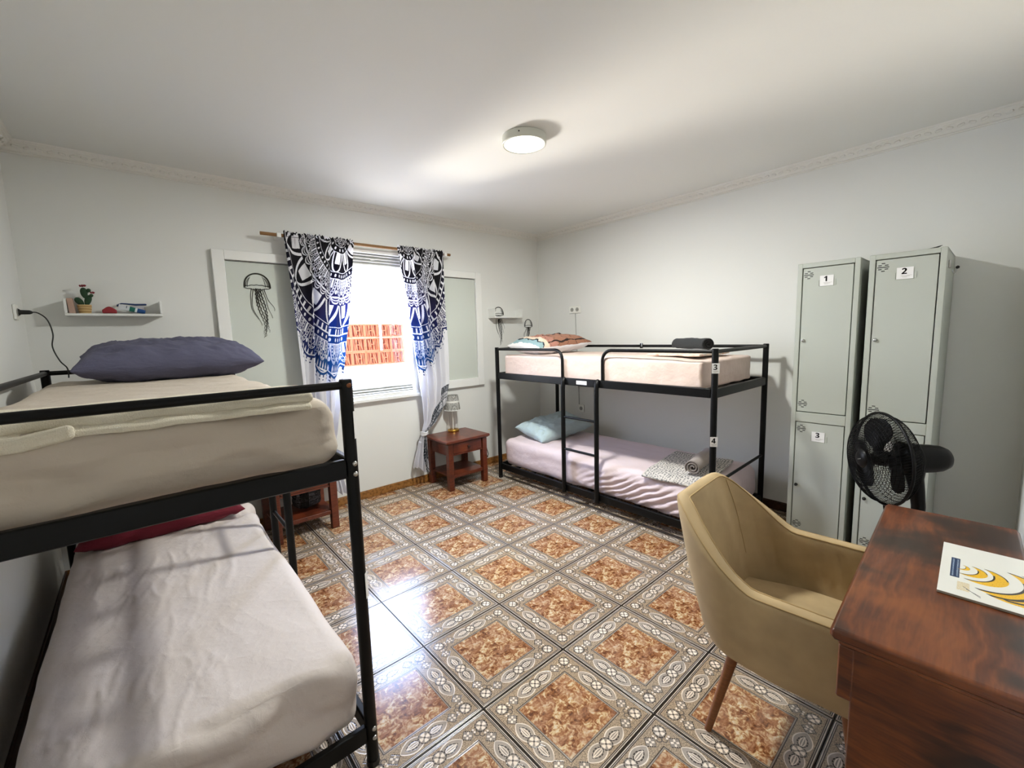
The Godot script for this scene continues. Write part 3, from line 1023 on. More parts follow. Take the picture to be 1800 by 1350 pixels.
	var lp := img_tex(512, 512, func(u: float, v: float) -> Color:
		var q := Vector2(u * 19.0 + 0.8 * nz.get_noise_2d(u * 5.0, v * 5.0), v * 27.0 + 0.8 * nz.get_noise_2d(u * 5.0, v * 5.0 + 9.0))
		q.x += 0.5 * fmod(floor(q.y), 2.0)
		var f := Vector2(fmod(q.x, 1.0) - 0.5, fmod(q.y, 1.0) - 0.5)
		var a := nz.get_noise_2d(floor(q.x) * 7.3, floor(q.y) * 3.1) * 3.0
		f = f.rotated(a)
		var lf := 0.22 * (1.0 - pow(f.x * 2.1, 2.0))
		var c := Color(0.80, 0.78, 0.75)
		if absf(f.y) < lf and absf(f.x) < 0.46: c = Color(0.30, 0.30, 0.31)
		if absf(f.y) < 0.03 and absf(f.x) < 0.4: c = Color(0.7, 0.7, 0.7)
		return c)
	M.leafy = mat(c8(255, 255, 255), 0.9, {"tex": lp, "tri": 1.9})
	var lc := MB.new().soft(V(0.62, 0.018, 0.44), 0.008, Vector3i(16, 1, 14), func(p: Vector3, d: Vector3) -> Vector3:
		return p + V(0, 0.008 * nz.get_noise_2d(p.x * 5.0, p.z * 5.0) + 0.004 - 0.02 * smoothstep(-0.2, -0.31, p.x), 0))
	var lo := obj("folded_cloth", lc, M.leafy, null, V(-0.69, 0.418, 2.22))
	lo.rotation = V(0.0, 0.10, 0.03)
	tag(lo, "folded cloth printed with black and white leaves on the lower right mattress", "cloth")
	roll("rolled_towel", "pale grey rolled towel on the leaf-print cloth, lower right bunk", M.towel_grey, V(-0.68, 0.486, 2.31), 0.40, 0.056, 0.16, 1.0)

func pillow_mesh(hx: float, hz: float, hy: float, seedv: int) -> Array:
	var out: Array = []
	for s in [1.0, -1.0]:
		out.append(MB.new().grid(60, 40, func(u: float, v: float) -> Vector3:
			var a := sin((u - 0.5) * PI)
			var c := sin((v - 0.5) * PI)
			var ex := 1.0 - 0.10 * (1.0 - c * c) * absf(a)
			var ez := 1.0 - 0.13 * (1.0 - a * a) * absf(c)
			var x := a * hx * ez * 1.0
			var z := c * hz * ex * 1.0
			x = a * hx * (1.0 - 0.07 * (1.0 - pow(c, 2.0)))
			z = c * hz * (1.0 - 0.09 * (1.0 - pow(a, 2.0)))
			var th := pow(maxf(1.0 - pow(absf(a), 4.0), 0.0), 0.5) * pow(maxf(1.0 - pow(absf(c), 3.0), 0.0), 0.5)
			var edge := minf(1.0 - absf(a), 1.0 - absf(c))
			var wr := 0.014 * sin((a * 5.0 + c * 3.0) * 2.0 + 5.0 * nz.get_noise_2d(a * 1.5 + seedv, c * 1.5)) * nz.get_noise_2d(a * 1.3 + seedv * 3.0, c * 1.3 + 2.0) * 1.6
			wr += 0.012 * nz.get_noise_2d(a * 3.0 + seedv, c * 3.0 + seedv)
			var rd := 1.0 - absf(nz.get_noise_2d((a * 1.3 - c * 1.1) * 2.0 + seedv * 2.0, (a * 0.6 + c * 0.5) * 1.2)) * 2.6
			wr += 0.009 * pow(maxf(rd, 0.0), 3.0)
			return V(x, s * th * (hy + wr) + 0.01 * nz.get_noise_2d(a * 2.0, c * 2.0 + seedv) * (1.0 - edge), z), s > 0.0, 1.0, 1.0))
	return out

func roll(called: String, label: String, m: Material, at: Vector3, length: float, r: float, turn: float, squash: float) -> void:
	# a towel rolled up along its length: spiral section swept along local x
	var sec := PackedVector2Array()
	var turns := 2.6
	var n := 64
	for k in n + 1:
		var t := k / float(n)
		var a := t * turns * TAU
		var rr := r * (0.24 + 0.76 * t)
		sec.append(Vector2(cos(a) * rr, sin(a) * rr * squash))
	var th := r * 0.26
	var b := MB.new()
	var outer := func(i: int, k: float) -> Vector2:
		var p: Vector2 = sec[i]
		return p * (1.0 + k * th / maxf(p.length(), 0.004))
	var L := 14
	b.grid(n, L, func(u: float, v: float) -> Vector3:
		var i := int(round(u * n))
		var p: Vector2 = outer.call(i, 0.0)
		var x := (v - 0.5) * length
		var g := 1.0 + 0.05 * sin(v * 9.0 + i * 0.05) + 0.06 * nz.get_noise_2d(v * 8.0, i * 0.12)
		return V(x, p.y * g, p.x * g))
	b.grid(n, L, func(u: float, v: float) -> Vector3:
		var i := int(round(u * n))
		var p: Vector2 = outer.call(i, -0.8)
		var x := (v - 0.5) * length
		var g := 1.0 + 0.05 * sin(v * 9.0 + i * 0.05) + 0.06 * nz.get_noise_2d(v * 8.0, i * 0.12)
		return V(x, p.y * g, p.x * g), true)
	for e in [-0.5, 0.5]:
		b.grid(n, 4, func(u: float, v: float) -> Vector3:
			var i := int(round(u * n))
			var p: Vector2 = outer.call(i, -0.8 * v)
			var g := 1.0 + 0.05 * sin((e + 0.5) * 9.0 + i * 0.05) + 0.06 * nz.get_noise_2d((e + 0.5) * 8.0, i * 0.12)
			return V(e * (length + 0.014 * sin(v * PI)), p.y * g, p.x * g), e > 0.0)
	var o := obj(called, b, m, null, at)
	o.rotation.y = turn
	tag(o, label, "towel")

func bedding_of_left_bunk() -> void:
	var b := MB.new().soft(V(0.83, 0.205, 2.05), 0.070, Vector3i(40, 14, 80), func(p: Vector3, d: Vector3) -> Vector3:
		var w := nz.get_noise_3d(p.x * 2.0, p.y * 3.0, p.z * 2.0) * 0.012
		var face := clampf(d.z, 0.0, 1.0)
		w += face * (0.013 * sin(p.y * 34.0 + p.x * 7.0 + 4.0 * nz.get_noise_2d(p.x * 1.6, p.y * 3.0)) + 0.008 * nz.get_noise_2d(p.x * 4.0, p.y * 12.0))
		w += clampf(d.y, 0, 1) * 0.003 * sin(p.z * 50.0 + 6.0 * nz.get_noise_2d(p.x * 2.0, p.z * 2.0)) * smoothstep(0.0, 0.5, nz.get_noise_2d(p.x * 1.3, p.z * 1.3) + 0.2)
		return p + d * w)
	tag(obj("mattress", b, M.sheet_taupe, null, V(-3.622, 1.142, 1.318)), "upper mattress in a taupe sheet on the left foreground bunk", "mattress")
	var b2 := MB.new().soft(V(0.80, 0.258, 2.04), 0.055, Vector3i(100, 10, 150), func(p: Vector3, d: Vector3) -> Vector3:
		var top := clampf(d.y, 0.0, 1.0)
		var w := nz.get_noise_3d(p.x * 2.0, p.y * 3.0, p.z * 1.6) * 0.010
		var k := smoothstep(-0.1, 0.45, nz.get_noise_2d(p.x * 1.7 + 2.0, p.z * 1.1 + 5.0) + 0.12)
		var r1 := 1.0 - absf(nz.get_noise_2d(p.x * 7.0 + p.z * 1.3, p.z * 1.5 - p.x * 0.7)) * 3.4
		var r2 := 1.0 - absf(nz.get_noise_2d(p.x * 1.6 + 31.0, p.z * 7.0 + p.x * 2.0)) * 3.4
		w += top * 0.0050 * pow(maxf(r1, 0.0), 2.0) * k
		w += top * 0.0060 * pow(maxf(r2, 0.0), 2.0) * smoothstep(0.0, -0.75, p.z)
		# rumpled corner beside the pillow
		var corner := smoothstep(0.34, 0.0, Vector2(p.x - 0.33, (p.z + 0.80) * 0.8).length())
		w += corner * 0.022 * sin(p.z * 34.0 + p.x * 20.0)
		w += clampf(d.z, 0, 1) * 0.012 * sin(p.x * 17.0 + p.y * 30.0 + 3.0 * nz.get_noise_2d(p.x * 2.0, p.y * 5.0))
		return p + d * w)
	tag(obj("mattress", b2, M.sheet_grey, null, V(-3.602, 0.266, 1.320)), "lower mattress in a pale creased sheet on the left foreground bunk", "mattress")
	var pa := pillow_mesh(0.395, 0.27, 0.105, 14)
	var p1 := thing("pillow", "plump slate-blue pillow on top of the left bunk below the shelf with the cactus", "pillow", V(-3.50, 1.345, 0.60), 0.0)
	p1.rotation = V(0.10, 0.0, 0.0)
	obj("pillow_front", pa[0], M.navy, p1)
	obj("pillow_back", pa[1], M.navy, p1)
	var pc := pillow_mesh(0.36, 0.22, 0.075, 21)
	var p2 := thing("pillow", "dark crimson pillow at the head of the lower left bunk", "pillow", V(-3.625, 0.465, 0.56), 0.0)
	p2.rotation = V(0.12, 0.03, 0.0)
	obj("pillow_front", pc[0], M.crimson, p2)
	obj("pillow_back", pc[1], M.crimson, p2)
	# beige blanket folded along the near edge of the upper mattress
	var bl := thing("folded_blanket", "beige blanket folded in a strip along the near edge of the upper left mattress", "blanket", V(-3.64, 1.262, 2.236), -0.05)
	var fold := MB.new().soft(V(0.74, 0.028, 0.20), 0.013, Vector3i(40, 2, 14), func(p: Vector3, d: Vector3) -> Vector3:
		var droop := -0.014 * smoothstep(0.05, 0.11, p.z) * (0.8 + 0.4 * nz.get_noise_2d(p.x * 4.0, 3.0))
		return p + V(0, droop + 0.006 * nz.get_noise_2d(p.x * 6.0, p.z * 9.0), 0.012 * nz.get_noise_2d(p.x * 5.0, 8.0)))
	obj("blanket_fold", fold, M.towel_beige, bl, V(0, 0.006, -0.012))
	var under := MB.new().soft(V(0.70, 0.014, 0.19), 0.006, Vector3i(40, 1, 12), func(p: Vector3, d: Vector3) -> Vector3:
		return p + V(0, -0.018 * smoothstep(0.05, 0.10, p.z) + 0.004 * nz.get_noise_2d(p.x * 7.0, p.z * 9.0 + 4.0), 0.016 * nz.get_noise_2d(p.x * 4.0, 2.0)))
	obj("blanket_fold", under, M.towel_beige, bl, V(0.010, -0.012, 0.012))
	var flap := MB.new().soft(V(0.26, 0.034, 0.026), 0.012, Vector3i(20, 3, 3), func(p: Vector3, d: Vector3) -> Vector3:
		return p + V(0, -0.012 * cos(p.x * 14.0) + 0.006 * nz.get_noise_2d(p.x * 9.0, 2.0), 0.004 * sin(p.x * 30.0)))
	obj("blanket_corner", flap, M.towel_beige, bl, V(-0.26, -0.024, 0.112))

# ------------------------------------------------------------------ curtains and rod
func curtains() -> void:
	var t := thing("curtain_rod", "thin brown wooden curtain rod above the window", "curtain rod", V(0, 0, 0))
	obj("rod", MB.new().tube([V(-2.905, 2.205, 0.10), V(-1.287, 2.207, 0.10)], 0.0125, 12), M.bamboo, t)
	for x in [-2.785, -1.345]:
		obj("bracket", MB.new().box(V(x, 2.204, 0.06), V(0.030, 0.036, 0.12), 0.004), M.white, t)
	for k in 2:
		var left := k == 0
		# [y, left edge x, right edge x, fold depth]
		var key: Array = [[2.235, -2.755, -2.235, 0.020], [2.20, -2.755, -2.230, 0.016], [2.10, -2.752, -2.242, 0.024], [1.70, -2.735, -2.295, 0.036], [1.32, -2.722, -2.370, 0.038], [1.0, -2.715, -2.430, 0.036], [0.70, -2.640, -2.480, 0.030], [0.56, -2.578, -2.505, 0.018], [0.44, -2.575, -2.490, 0.022], [0.17, -2.575, -2.440, 0.040]]
		if not left:
			key = [[2.235, -1.848, -1.372, 0.020], [2.20, -1.846, -1.374, 0.016], [2.10, -1.836, -1.384, 0.024], [1.70, -1.780, -1.392, 0.034], [1.32, -1.735, -1.378, 0.036], [1.0, -1.695, -1.380, 0.036], [0.80, -1.675, -1.420, 0.032], [0.62, -1.668, -1.540, 0.024], [0.525, -1.700, -1.648, 0.014], [0.44, -1.730, -1.652, 0.020], [0.17, -1.800, -1.648, 0.040]]
		var f := func(u: float, v: float) -> Vector3:
			var y: float = lerpf(key[0][0], key[-1][0], v)
			var i := 0
			while i < key.size() - 2 and key[i + 1][0] > y: i += 1
			var q: float = clampf((key[i][0] - y) / (key[i][0] - key[i + 1][0]), 0.0, 1.0)
			q = q * q * (3.0 - 2.0 * q) * 0.4 + q * 0.6
			var xl: float = lerpf(key[i][1], key[i + 1][1], q)
			var xr: float = lerpf(key[i][2], key[i + 1][2], q)
			var d: float = lerpf(key[i][3], key[i + 1][3], q)
			var ruff := smoothstep(2.10, 2.20, y)
			var un := u + 0.02 * sin(u * 17.0 + v * 3.0)
			var z := 0.112 + d * (sin(un * TAU * 4.0 + (0.5 if left else 2.1) + v * 1.2) * 0.9 + 0.35 * sin(un * TAU * 7.0 + v * 2.0)) * (1.0 - 0.5 * ruff)
			z += ruff * 0.010 * sin(u * TAU * 19.0 + 4.0 * nz.get_noise_1d(u * 20.0))
			if y > 2.19 and y < 2.222: z = maxf(z, 0.12)
			var yy := y
			if y < 0.42: yy += 0.035 * sin(u * 5.0 + 0.6)
			if y > 2.21: yy += 0.006 * sin(u * TAU * 23.0)
			return V(lerpf(xl, xr, u) + 0.004 * sin(u * TAU * 4.0), yy, z)
		var b := MB.new().grid(120, 110, f)
		var m := mat(c8(255, 255, 255), 0.85, {"tex": curtain_picture(left), "back": c8(200, 200, 205)})
		var cu := thing("curtain", ("left curtain, white with a navy to blue mandala print, hanging over the left glass panel" if left else "right curtain, white with a blue mandala print, tied in a knot beside the nightstand"), "curtain", V(0, 0, 0))
		obj("curtain_cloth", b, m, cu)
		var hem := MB.new()
		var pts: Array = []
		for i in 41: pts.append(f.call(i / 40.0, 0.018))
		hem.tube(pts, 0.0018, 5)
		obj("stitching", hem, mat(c8(30, 30, 46), 0.9), cu)
		var tx: float = -2.540 if left else -1.674
		var kn := MB.new()
		for r in 3:
			var ring: Array = []
			for a in 19: ring.append(V(tx + cos(a / 18.0 * TAU) * 0.032, 0.518 + (r - 1) * 0.011 + 0.005 * sin(a * 0.7 + r), 0.112 + sin(a / 18.0 * TAU) * 0.028))
			kn.tube(ring, 0.008, 7)
		obj("tie", kn, mat(c8(214, 214, 218), 0.85), cu)

# ------------------------------------------------------------------ nightstands and table lamp
func nightstand(label: String, at: Vector3) -> Node3D:
	var t := thing("nightstand", label, "nightstand", at, 0.0)
	obj("tabletop", MB.new().box(V(0, 0.462, 0), V(0.50, 0.026, 0.42), 0.008).box(V(0, 0.447, 0), V(0.475, 0.010, 0.395), 0.004), M.table, t)
	for x in [-0.195, 0.195]:
		for z in [-0.165, 0.165]:
			obj("leg", MB.new().box(V(x, 0.222, z), V(0.052, 0.444, 0.052), 0.004), M.table, t)
	for x in [-0.200, 0.200]:
		obj("side_panel", MB.new().box(V(x, 0.387, 0), V(0.018, 0.115, 0.29), 0.002), M.table, t)
	obj("back_panel", MB.new().box(V(0, 0.387, -0.170), V(0.35, 0.115, 0.018), 0.002), M.table, t)
	obj("shelf_board", MB.new().box(V(0, 0.135, 0.0), V(0.40, 0.018, 0.35), 0.003), M.table, t)
	obj("shelf_rail", MB.new().box(V(0, 0.128, 0.168), V(0.34, 0.032, 0.020), 0.003), M.table, t)
	var d := obj("drawer", MB.new().box(V(0, 0.390, 0.172), V(0.325, 0.096, 0.020), 0.004), M.table, t)
	obj("drawer_rail", MB.new().box(V(0, 0.334, 0.168), V(0.34, 0.014, 0.022), 0.002), M.table, t)
	obj("knob", MB.new().lathe([Vector2(0, 0.030), Vector2(0.010, 0.028), Vector2(0.014, 0.022), Vector2(0.010, 0.012), Vector2(0.006, 0.006), Vector2(0.007, 0.0)], 14, Transform3D(Basis(Vector3.RIGHT, PI / 2), V(0, 0.392, 0.182))), mat(c8(40, 16, 10), 0.4), d)
	return t

func nightstands() -> void:
	nightstand("reddish-brown wooden nightstand with the table lamp on it, right of the window", V(-1.388, 0, 0.232))
	nightstand("reddish-brown wooden nightstand half hidden behind the post of the left bunk", V(-2.835, 0, 0.236))
	# dark printed bundle on the lower shelf of the left one
	var bun := MB.new().soft(V(0.20, 0.17, 0.14), 0.06, Vector3i(12, 10, 10), func(p: Vector3, d: Vector3) -> Vector3:
		return p + d * 0.02 * nz.get_noise_3d(p.x * 9.0, p.y * 9.0, p.z * 9.0))
	var bp := img_tex(200, 200, func(u: float, v: float) -> Color:
		var q := mandala(Vector2(u - 0.42, v - 0.9) * 0.5, 1.0, 0.3)
		return Color(0.42, 0.42, 0.44) if q[1] > 0.5 and u < 0.75 else Color(0.02, 0.02, 0.03))
	tag(obj("cloth_bundle", bun, mat(c8(255, 255, 255), 0.9, {"tex": bp, "tri": 4.0}), null, V(-2.78, 0.240, 0.22)), "black cloth bundle with white print on the lower shelf of the left nightstand", "bundle")
	# lamp
	var at := V(-1.328, 0.476, 0.085)
	var t := thing("table_lamp", "small table lamp with lace-patterned shade, clear glass body and gold base", "lamp", at)
	obj("base", MB.new().lathe([Vector2(0, 0.022), Vector2(0.050, 0.022), Vector2(0.056, 0.018), Vector2(0.058, 0.006), Vector2(0.056, 0.0), Vector2(0, 0)], 28), M.brass, t)
	obj("stem", MB.new().tube([V(0, 0.02, 0), V(0, 0.30, 0)], 0.006, 10), M.white, t)
	obj("glass_cylinder", MB.new().lathe([Vector2(0.048, 0.024), Vector2(0.048, 0.225), Vector2(0.046, 0.225), Vector2(0.046, 0.024)], 28), M.glass, t)
	var sh := img_tex(300, 120, func(u: float, v: float) -> Color:
		var q := mandala(Vector2(fmod(u * 5.0, 1.0) - 0.5, v - 0.5) * 0.55, 1.6, 0.2)
		if v < 0.06 or v > 0.94: return Color(0.92, 0.92, 0.9)
		return Color(0.88, 0.88, 0.86) if q[1] > 0.5 else Color(0.42, 0.42, 0.40))
	obj("lamp_shade", MB.new().lathe([Vector2(0.080, 0.215), Vector2(0.060, 0.365), Vector2(0.0585, 0.365), Vector2(0.0785, 0.215)], 32), mat(c8(255, 255, 255), 0.8, {"tex": sh, "back": c8(150, 150, 145), "uv": [1.0, 6.6]}), t)
	obj("shade_ring", MB.new().tube(ring_pts(V(0, 0.218, 0), 0.0795, 28), 0.004, 6), M.white, t)
	obj("cord", MB.new().tube([V(0.05, 0.006, -0.01), V(0.08, 0.006, -0.03), V(0.12, 0.006, -0.05), V(0.155, 0.005, -0.058)], 0.003, 6), M.white, t)

func ring_pts(c: Vector3, r: float, n: int) -> Array:
	var o: Array = []
	for k in n + 1: o.append(c + V(cos(k * TAU / n) * r, 0, sin(k * TAU / n) * r))
	return o

# ------------------------------------------------------------------ lockers
func locker(label: String, z0: float, digits: Array) -> Node3D:
	var w := 0.310
	var t := thing("locker", label, "locker", V(-0.502, 0, z0))
	# local: front face at x = 0 looking towards -x, width along +z, depth along +x
	var b := MB.new()
	var D := 0.49
	b.box(V(D / 2 + 0.012, 0.905, 0.006), V(D - 0.024, 1.80, 0.012), 0.002)
	b.box(V(D / 2 + 0.012, 0.905, w - 0.006), V(D - 0.024, 1.80, 0.012), 0.002)
	b.box(V(D / 2 + 0.012, 1.803, w / 2), V(D - 0.024, 0.012, w), 0.002)
	b.box(V(D - 0.006, 0.905, w / 2), V(0.012, 1.80, w), 0.0)
	b.box(V(D / 2, 0.06, w / 2), V(D - 0.02, 0.02, w - 0.02), 0.0)
	# front frame
	b.box(V(0.012, 0.905, 0.013), V(0.024, 1.808, 0.026), 0.003)
	b.box(V(0.012, 0.905, w - 0.013), V(0.024, 1.808, 0.026), 0.003)
	b.box(V(0.012, 1.795, w / 2), V(0.0238, 0.028, w - 0.050), 0.003)
	b.box(V(0.012, 0.850, w / 2), V(0.0238, 0.062, w - 0.050), 0.003)
	b.box(V(0.012, 0.045, w / 2), V(0.0238, 0.080, w - 0.050), 0.003)
	obj("body", b, M.locker, t)
	obj("dark_backing", MB.new().box(V(0.034, 0.90, w / 2), V(0.004, 1.74, w - 0.03)), M.locker_edge, t)  # dark sheet painting in the unlit interior behind the door gaps
	var spans := [[0.886, 1.777], [0.089, 0.815]]
	for k in 2:
		var y0: float = spans[k][0]
		var y1: float = spans[k][1]
		var d := obj("door", MB.new().box(V(0.013, (y0 + y1) / 2, w / 2), V(0.020, y1 - y0, w - 0.061), 0.002), M.locker, t)
		for vy in [y1 - 0.040, y0 + 0.050]:
			for q in [[0, 0.0, 0.046], [1, -0.014, 0.014], [1, 0.014, 0.014], [-1, -0.014, 0.014], [-1, 0.014, 0.014], [2, 0.0, 0.014], [-2, 0.0, 0.014]]:
				obj("vent_slot", MB.new().box(V(0.0029, vy + q[0] * 0.0105, 0.060 + q[1]), V(0.0014, 0.0048, q[2] * 1.1), 0.0005), M.dark, d)
		var hold := MB.new()
		var ly: float = y1 - 0.082
		hold.box(V(0.002, ly - 0.012, w / 2 - 0.042), V(0.003, 0.036, 0.004), 0.001)
		hold.box(V(0.002, ly - 0.012, w / 2 + 0.042), V(0.003, 0.036, 0.004), 0.001)
		hold.box(V(0.002, ly - 0.031, w / 2), V(0.003, 0.003, 0.070), 0.001)
		obj("label_holder", hold, M.locker, d)
		var cd := obj("number_card", MB.new().box(V(0, 0, 0), V(0.068, 0.062, 0.0012)), M.paper, d, V(0.0005, ly, w / 2 - 0.003))
		cd.basis = Basis(Vector3.UP, -PI / 2)
		if digits[k]:
			part_label(cd, "white card with the number " + digits[k])
			card_digit(t, digits[k], V(-0.0003, ly + 0.010, w / 2 - 0.003))
		var kx := V(0.002, (1.337 if k == 0 else 0.400), 0.046)
		obj("lock", MB.new().lathe([Vector2(0, 0.014), Vector2(0.006, 0.014), Vector2(0.007, 0.009), Vector2(0.009, 0.006), Vector2(0.010, 0.0)], 14, Transform3D(Basis(Vector3.BACK, PI / 2), kx)), M.steel if k == 0 else M.dark, d)
	return t

func card_digit(t: Node3D, digit: String, at: Vector3) -> void:
	var h := Node3D.new()
	h.name = "number_print"
	t.add_child(h, true)
	h.position = at
	h.basis = Basis(Vector3.UP, -PI / 2)
	digit_on(h, digit, 0.030, V(-0.004, 0, 0))
	lines_on(h, Vector2(0.062, 0.058), V(0.004, -0.022, 0))

func lockers() -> void:
	locker("left grey-green metal locker with doors marked 1 and 3", 2.806, ["1", "3"])
	var t := locker("right grey-green metal locker with the door marked 2, behind the fan", 3.155, ["2", ""])
	t.rotation.y = 0.0
	var hook: Array = []
	for k in 9:
		var a := -PI * 0.9 + k / 8.0 * PI * 1.05
		hook.append(V(-0.40 + cos(a) * 0.018, 1.700 + sin(a) * 0.022, 3.482 + k * 0.002))
	var hk := thing("wire_hook", "small bent wire hook with a dark tip on the side of the right locker", "hook")
	obj("wire", MB.new().tube(hook, 0.0022, 6), M.steel, hk)
	obj("tip", MB.new().lathe([Vector2(0, 0.009), Vector2(0.007, 0.005), Vector2(0.008, 0), Vector2(0.006, -0.006), Vector2(0, -0.008)], 12, Transform3D(Basis.IDENTITY, hook[8])), M.dark, hk)
	obj("plate", MB.new().box(V(-0.41, 1.728, 3.470), V(0.020, 0.042, 0.010), 0.003), M.steel, hk)
	var strap: Array = []
	for k in 7: strap.append(V(-0.43 + 0.006 * k, 1.815 + 0.002 * k * k * 0.22, 3.375 + k * 0.010))
	tag(obj("strap", MB.new().tube(strap, [0.002, 0.006, 0.008, 0.009, 0.008, 0.006, 0.002], 8, true, 0.5), M.dark), "black pointed strap end lying on top of the right locker", "strap")

# ------------------------------------------------------------------ desk, card
func desk_and_card() -> void:
	var t := thing("desk", "dark reddish-brown wooden desk in the right foreground", "desk", V(-2.050, 0, 3.608), 0.036)
	# local: x along the desk (half 0.485), z depth (front edge at -0.185)
	obj("desktop", MB.new().box(V(0, 0.735, 0), V(0.97, 0.030, 0.330), 0.009).box(V(0, 0.714, 0.004), V(0.945, 0.014, 0.310), 0.005), M.desk, t)
	for s in [-1.0, 1.0]:
		obj("side_panel", MB.new().box(V(s * 0.445, 0.3535, 0.010), V(0.034, 0.707, 0.270), 0.004), M.desk, t)
		obj("corner_post", MB.new().box(V(s * 0.442, 0.640, -0.135), V(0.046, 0.130, 0.030), 0.004), M.desk, t)
	obj("back_panel", MB.new().box(V(0, 0.56, 0.128), V(0.86, 0.29, 0.018), 0.002), M.desk, t)
	obj("apron", MB.new().box(V(0, 0.694, -0.120), V(0.84, 0.026, 0.020), 0.003), M.desk, t)
	var p := MB.new()
	var W := 0.185
	var L := 0.345
	p.box(V(0, 0, 0), V(L, 0.006, W), 0.0008)
	var cardm := mat(c8(255, 255, 255), 0.3, {"tex": bananas_picture(), "coat": 0.3})
	var cd := thing("picture_card", "white card with yellow bananas and a blue caption block lying on the desk", "card", V(-2.022, 0.7535, 3.696), 0.026)
	obj("backing", p, mat(c8(150, 140, 128), 0.6), cd)
	var face := MB.new()
	face.quad(V(L / 2, 0, -W / 2), V(L / 2, 0, W / 2), V(-L / 2, 0, W / 2), V(-L / 2, 0, -W / 2), Vector3.UP, Vector3.UP, Vector3.UP, Vector3.UP, Vector2(0, 0), Vector2(1, 0), Vector2(1, 1), Vector2(0, 1))
	obj("print", face, cardm, cd, V(0, 0.0034, 0))

# ------------------------------------------------------------------ armchair
func armchair() -> void:
	var t := thing("armchair", "beige velvet armchair with tapered wooden legs pulled up to the desk", "armchair", V(-2.028, 0, 3.215), 0.075)
	# local: back at -z, front at +z. plan of the shell: U from the front of the left arm round the back
	var plan := func(s: float) -> Array:      # s 0..1 -> [point at seat height, outward normal, height of the rim, lean]
		var hw := 0.275
		var zf := 0.285
		var zb := -0.175
		var rc := 0.115
		var la := zf - zb - rc
		var lq := rc * PI / 2
		var lb := 2.0 * (hw - rc)
		var tot := 2.0 * (la + lq) + lb
		var d := s * tot
		var p: Vector2
		var n: Vector2
		if d < la:
			p = Vector2(-hw, zf - d); n = Vector2(-1, 0)
		elif d < la + lq:
			var a := (d - la) / rc
			p = Vector2(-hw + rc - rc * cos(a), zb + rc - rc * sin(a)); n = Vector2(-cos(a), -sin(a))
		elif d < la + lq + lb:
			p = Vector2(-hw + rc + (d - la - lq), zb); n = Vector2(0, -1)
		elif d < la + 2 * lq + lb:
			var a := PI / 2 - (d - la - lq - lb) / rc
			p = Vector2(hw - rc + rc * cos(a), zb + rc - rc * sin(a)); n = Vector2(cos(a), -sin(a))
		else:
			p = Vector2(hw, zb + rc + (d - la - 2 * lq - lb)); n = Vector2(1, 0)
		var m := absf(s - 0.5) * 2.0           # 0 at the middle of the back, 1 at the arm fronts
		var hgt := 0.622 + 0.208 * smoothstep(0.58, 0.27, m) - 0.006 * m
		var lean := 0.115 * smoothstep(0.58, 0.22, m)
		return [p, n, hgt, lean, m]
	var sec := [[0.022, 0.0], [0.026, 0.03], [0.028, 0.12], [0.028, 0.5], [0.028, 0.9], [0.026, 0.955], [0.018, 0.985], [0.006, 1.0], [-0.008, 0.998], [-0.020, 0.982], [-0.026, 0.95], [-0.027, 0.85], [-0.027, 0.5], [-0.030, 0.25], [-0.032, 0.05]]
	var pos := func(s: float, off: float, k: float) -> Vector3:
		var q: Array = plan.call(s)
		var p: Vector2 = q[0]
		var n: Vector2 = q[1]
		var low: float = 0.342 + 0.026 * smoothstep(0.7, 0.3, q[4])
		var y: float = lerpf(low, q[2], k)
		var lean: float = q[3] * pow(maxf(k, 0.0), 1.3)
		var x := p.x + n.x * (off + 0.012 * sin(k * PI) * 0.5)
		var z := p.y + n.y * off - lean
		# the shell narrows towards the top of the back and tucks in towards the base
		x *= 1.0 - 0.17 * smoothstep(0.62, 0.9, y) + 0.02 * k
		x *= 0.90 + 0.10 * smoothstep(0.0, 0.25, k)
		z *= 0.93 + 0.07 * smoothstep(0.0, 0.25, k)
		var puck := 0.004 * sin(s * 150.0 + y * 30.0) * smoothstep(0.5, 0.1, absf(k - 0.6)) * (1.0 if off < 0.0 else 0.0) * smoothstep(0.2, 0.5, q[4])
		return V(x + n.x * puck, y, z + n.y * puck)
	var ns := 72
	var b := MB.new()
	b.grid(ns, sec.size() - 1, func(u: float, v: float) -> Vector3:
		var q: Array = sec[int(round(v * (sec.size() - 1)))]
		return pos.call(u, q[0], q[1]), true)
	for e in [0.0, 1.0]:          # rounded arm fronts
		b.grid(6, sec.size() - 1, func(u: float, v: float) -> Vector3:
			var i := int(round(v * (sec.size() - 1)))
			var q: Array = sec[i]
			var c: float = lerpf(q[0], -0.001, u)
			var p: Vector3 = pos.call(e, c, q[1] - 0.02 * u * (1.0 if q[1] > 0.5 else 0.0))
			p.z += 0.018 * sqrt(1.0 - pow(1.0 - u, 2.0))
			return p, e == 0.0)
	obj("shell", b, M.velvet, t)
	for q in [[-0.022, 0.978], [0.021, 0.975]]:
		var seam: Array = []
		for i in ns + 1: seam.append(pos.call(i / float(ns), q[0], q[1]) + V(0, 0.001, 0))
		obj("piping", MB.new().tube(seam, 0.0028, 6), M.velvet_seam, t)
	for s in [0.355, 0.645]:
		var sm: Array = []
		for i in 16: sm.append(pos.call(s, -0.0285, 0.30 + 0.045 * i))
		obj("seam", MB.new().tube(sm, 0.0016, 5), M.velvet_seam, t)
	var cush := MB.new().soft(V(0.49, 0.075, 0.47), 0.03, Vector3i(14, 4, 14), func(p: Vector3, d: Vector3) -> Vector3:
		var k := 1.0 - 0.25 * smoothstep(0.0, -0.23, p.z) * absf(p.x) / 0.245
		return V(p.x * k, p.y + 0.012 * (1.0 - pow(p.x / 0.25, 2.0)) * maxf(d.y, 0.0), p.z))
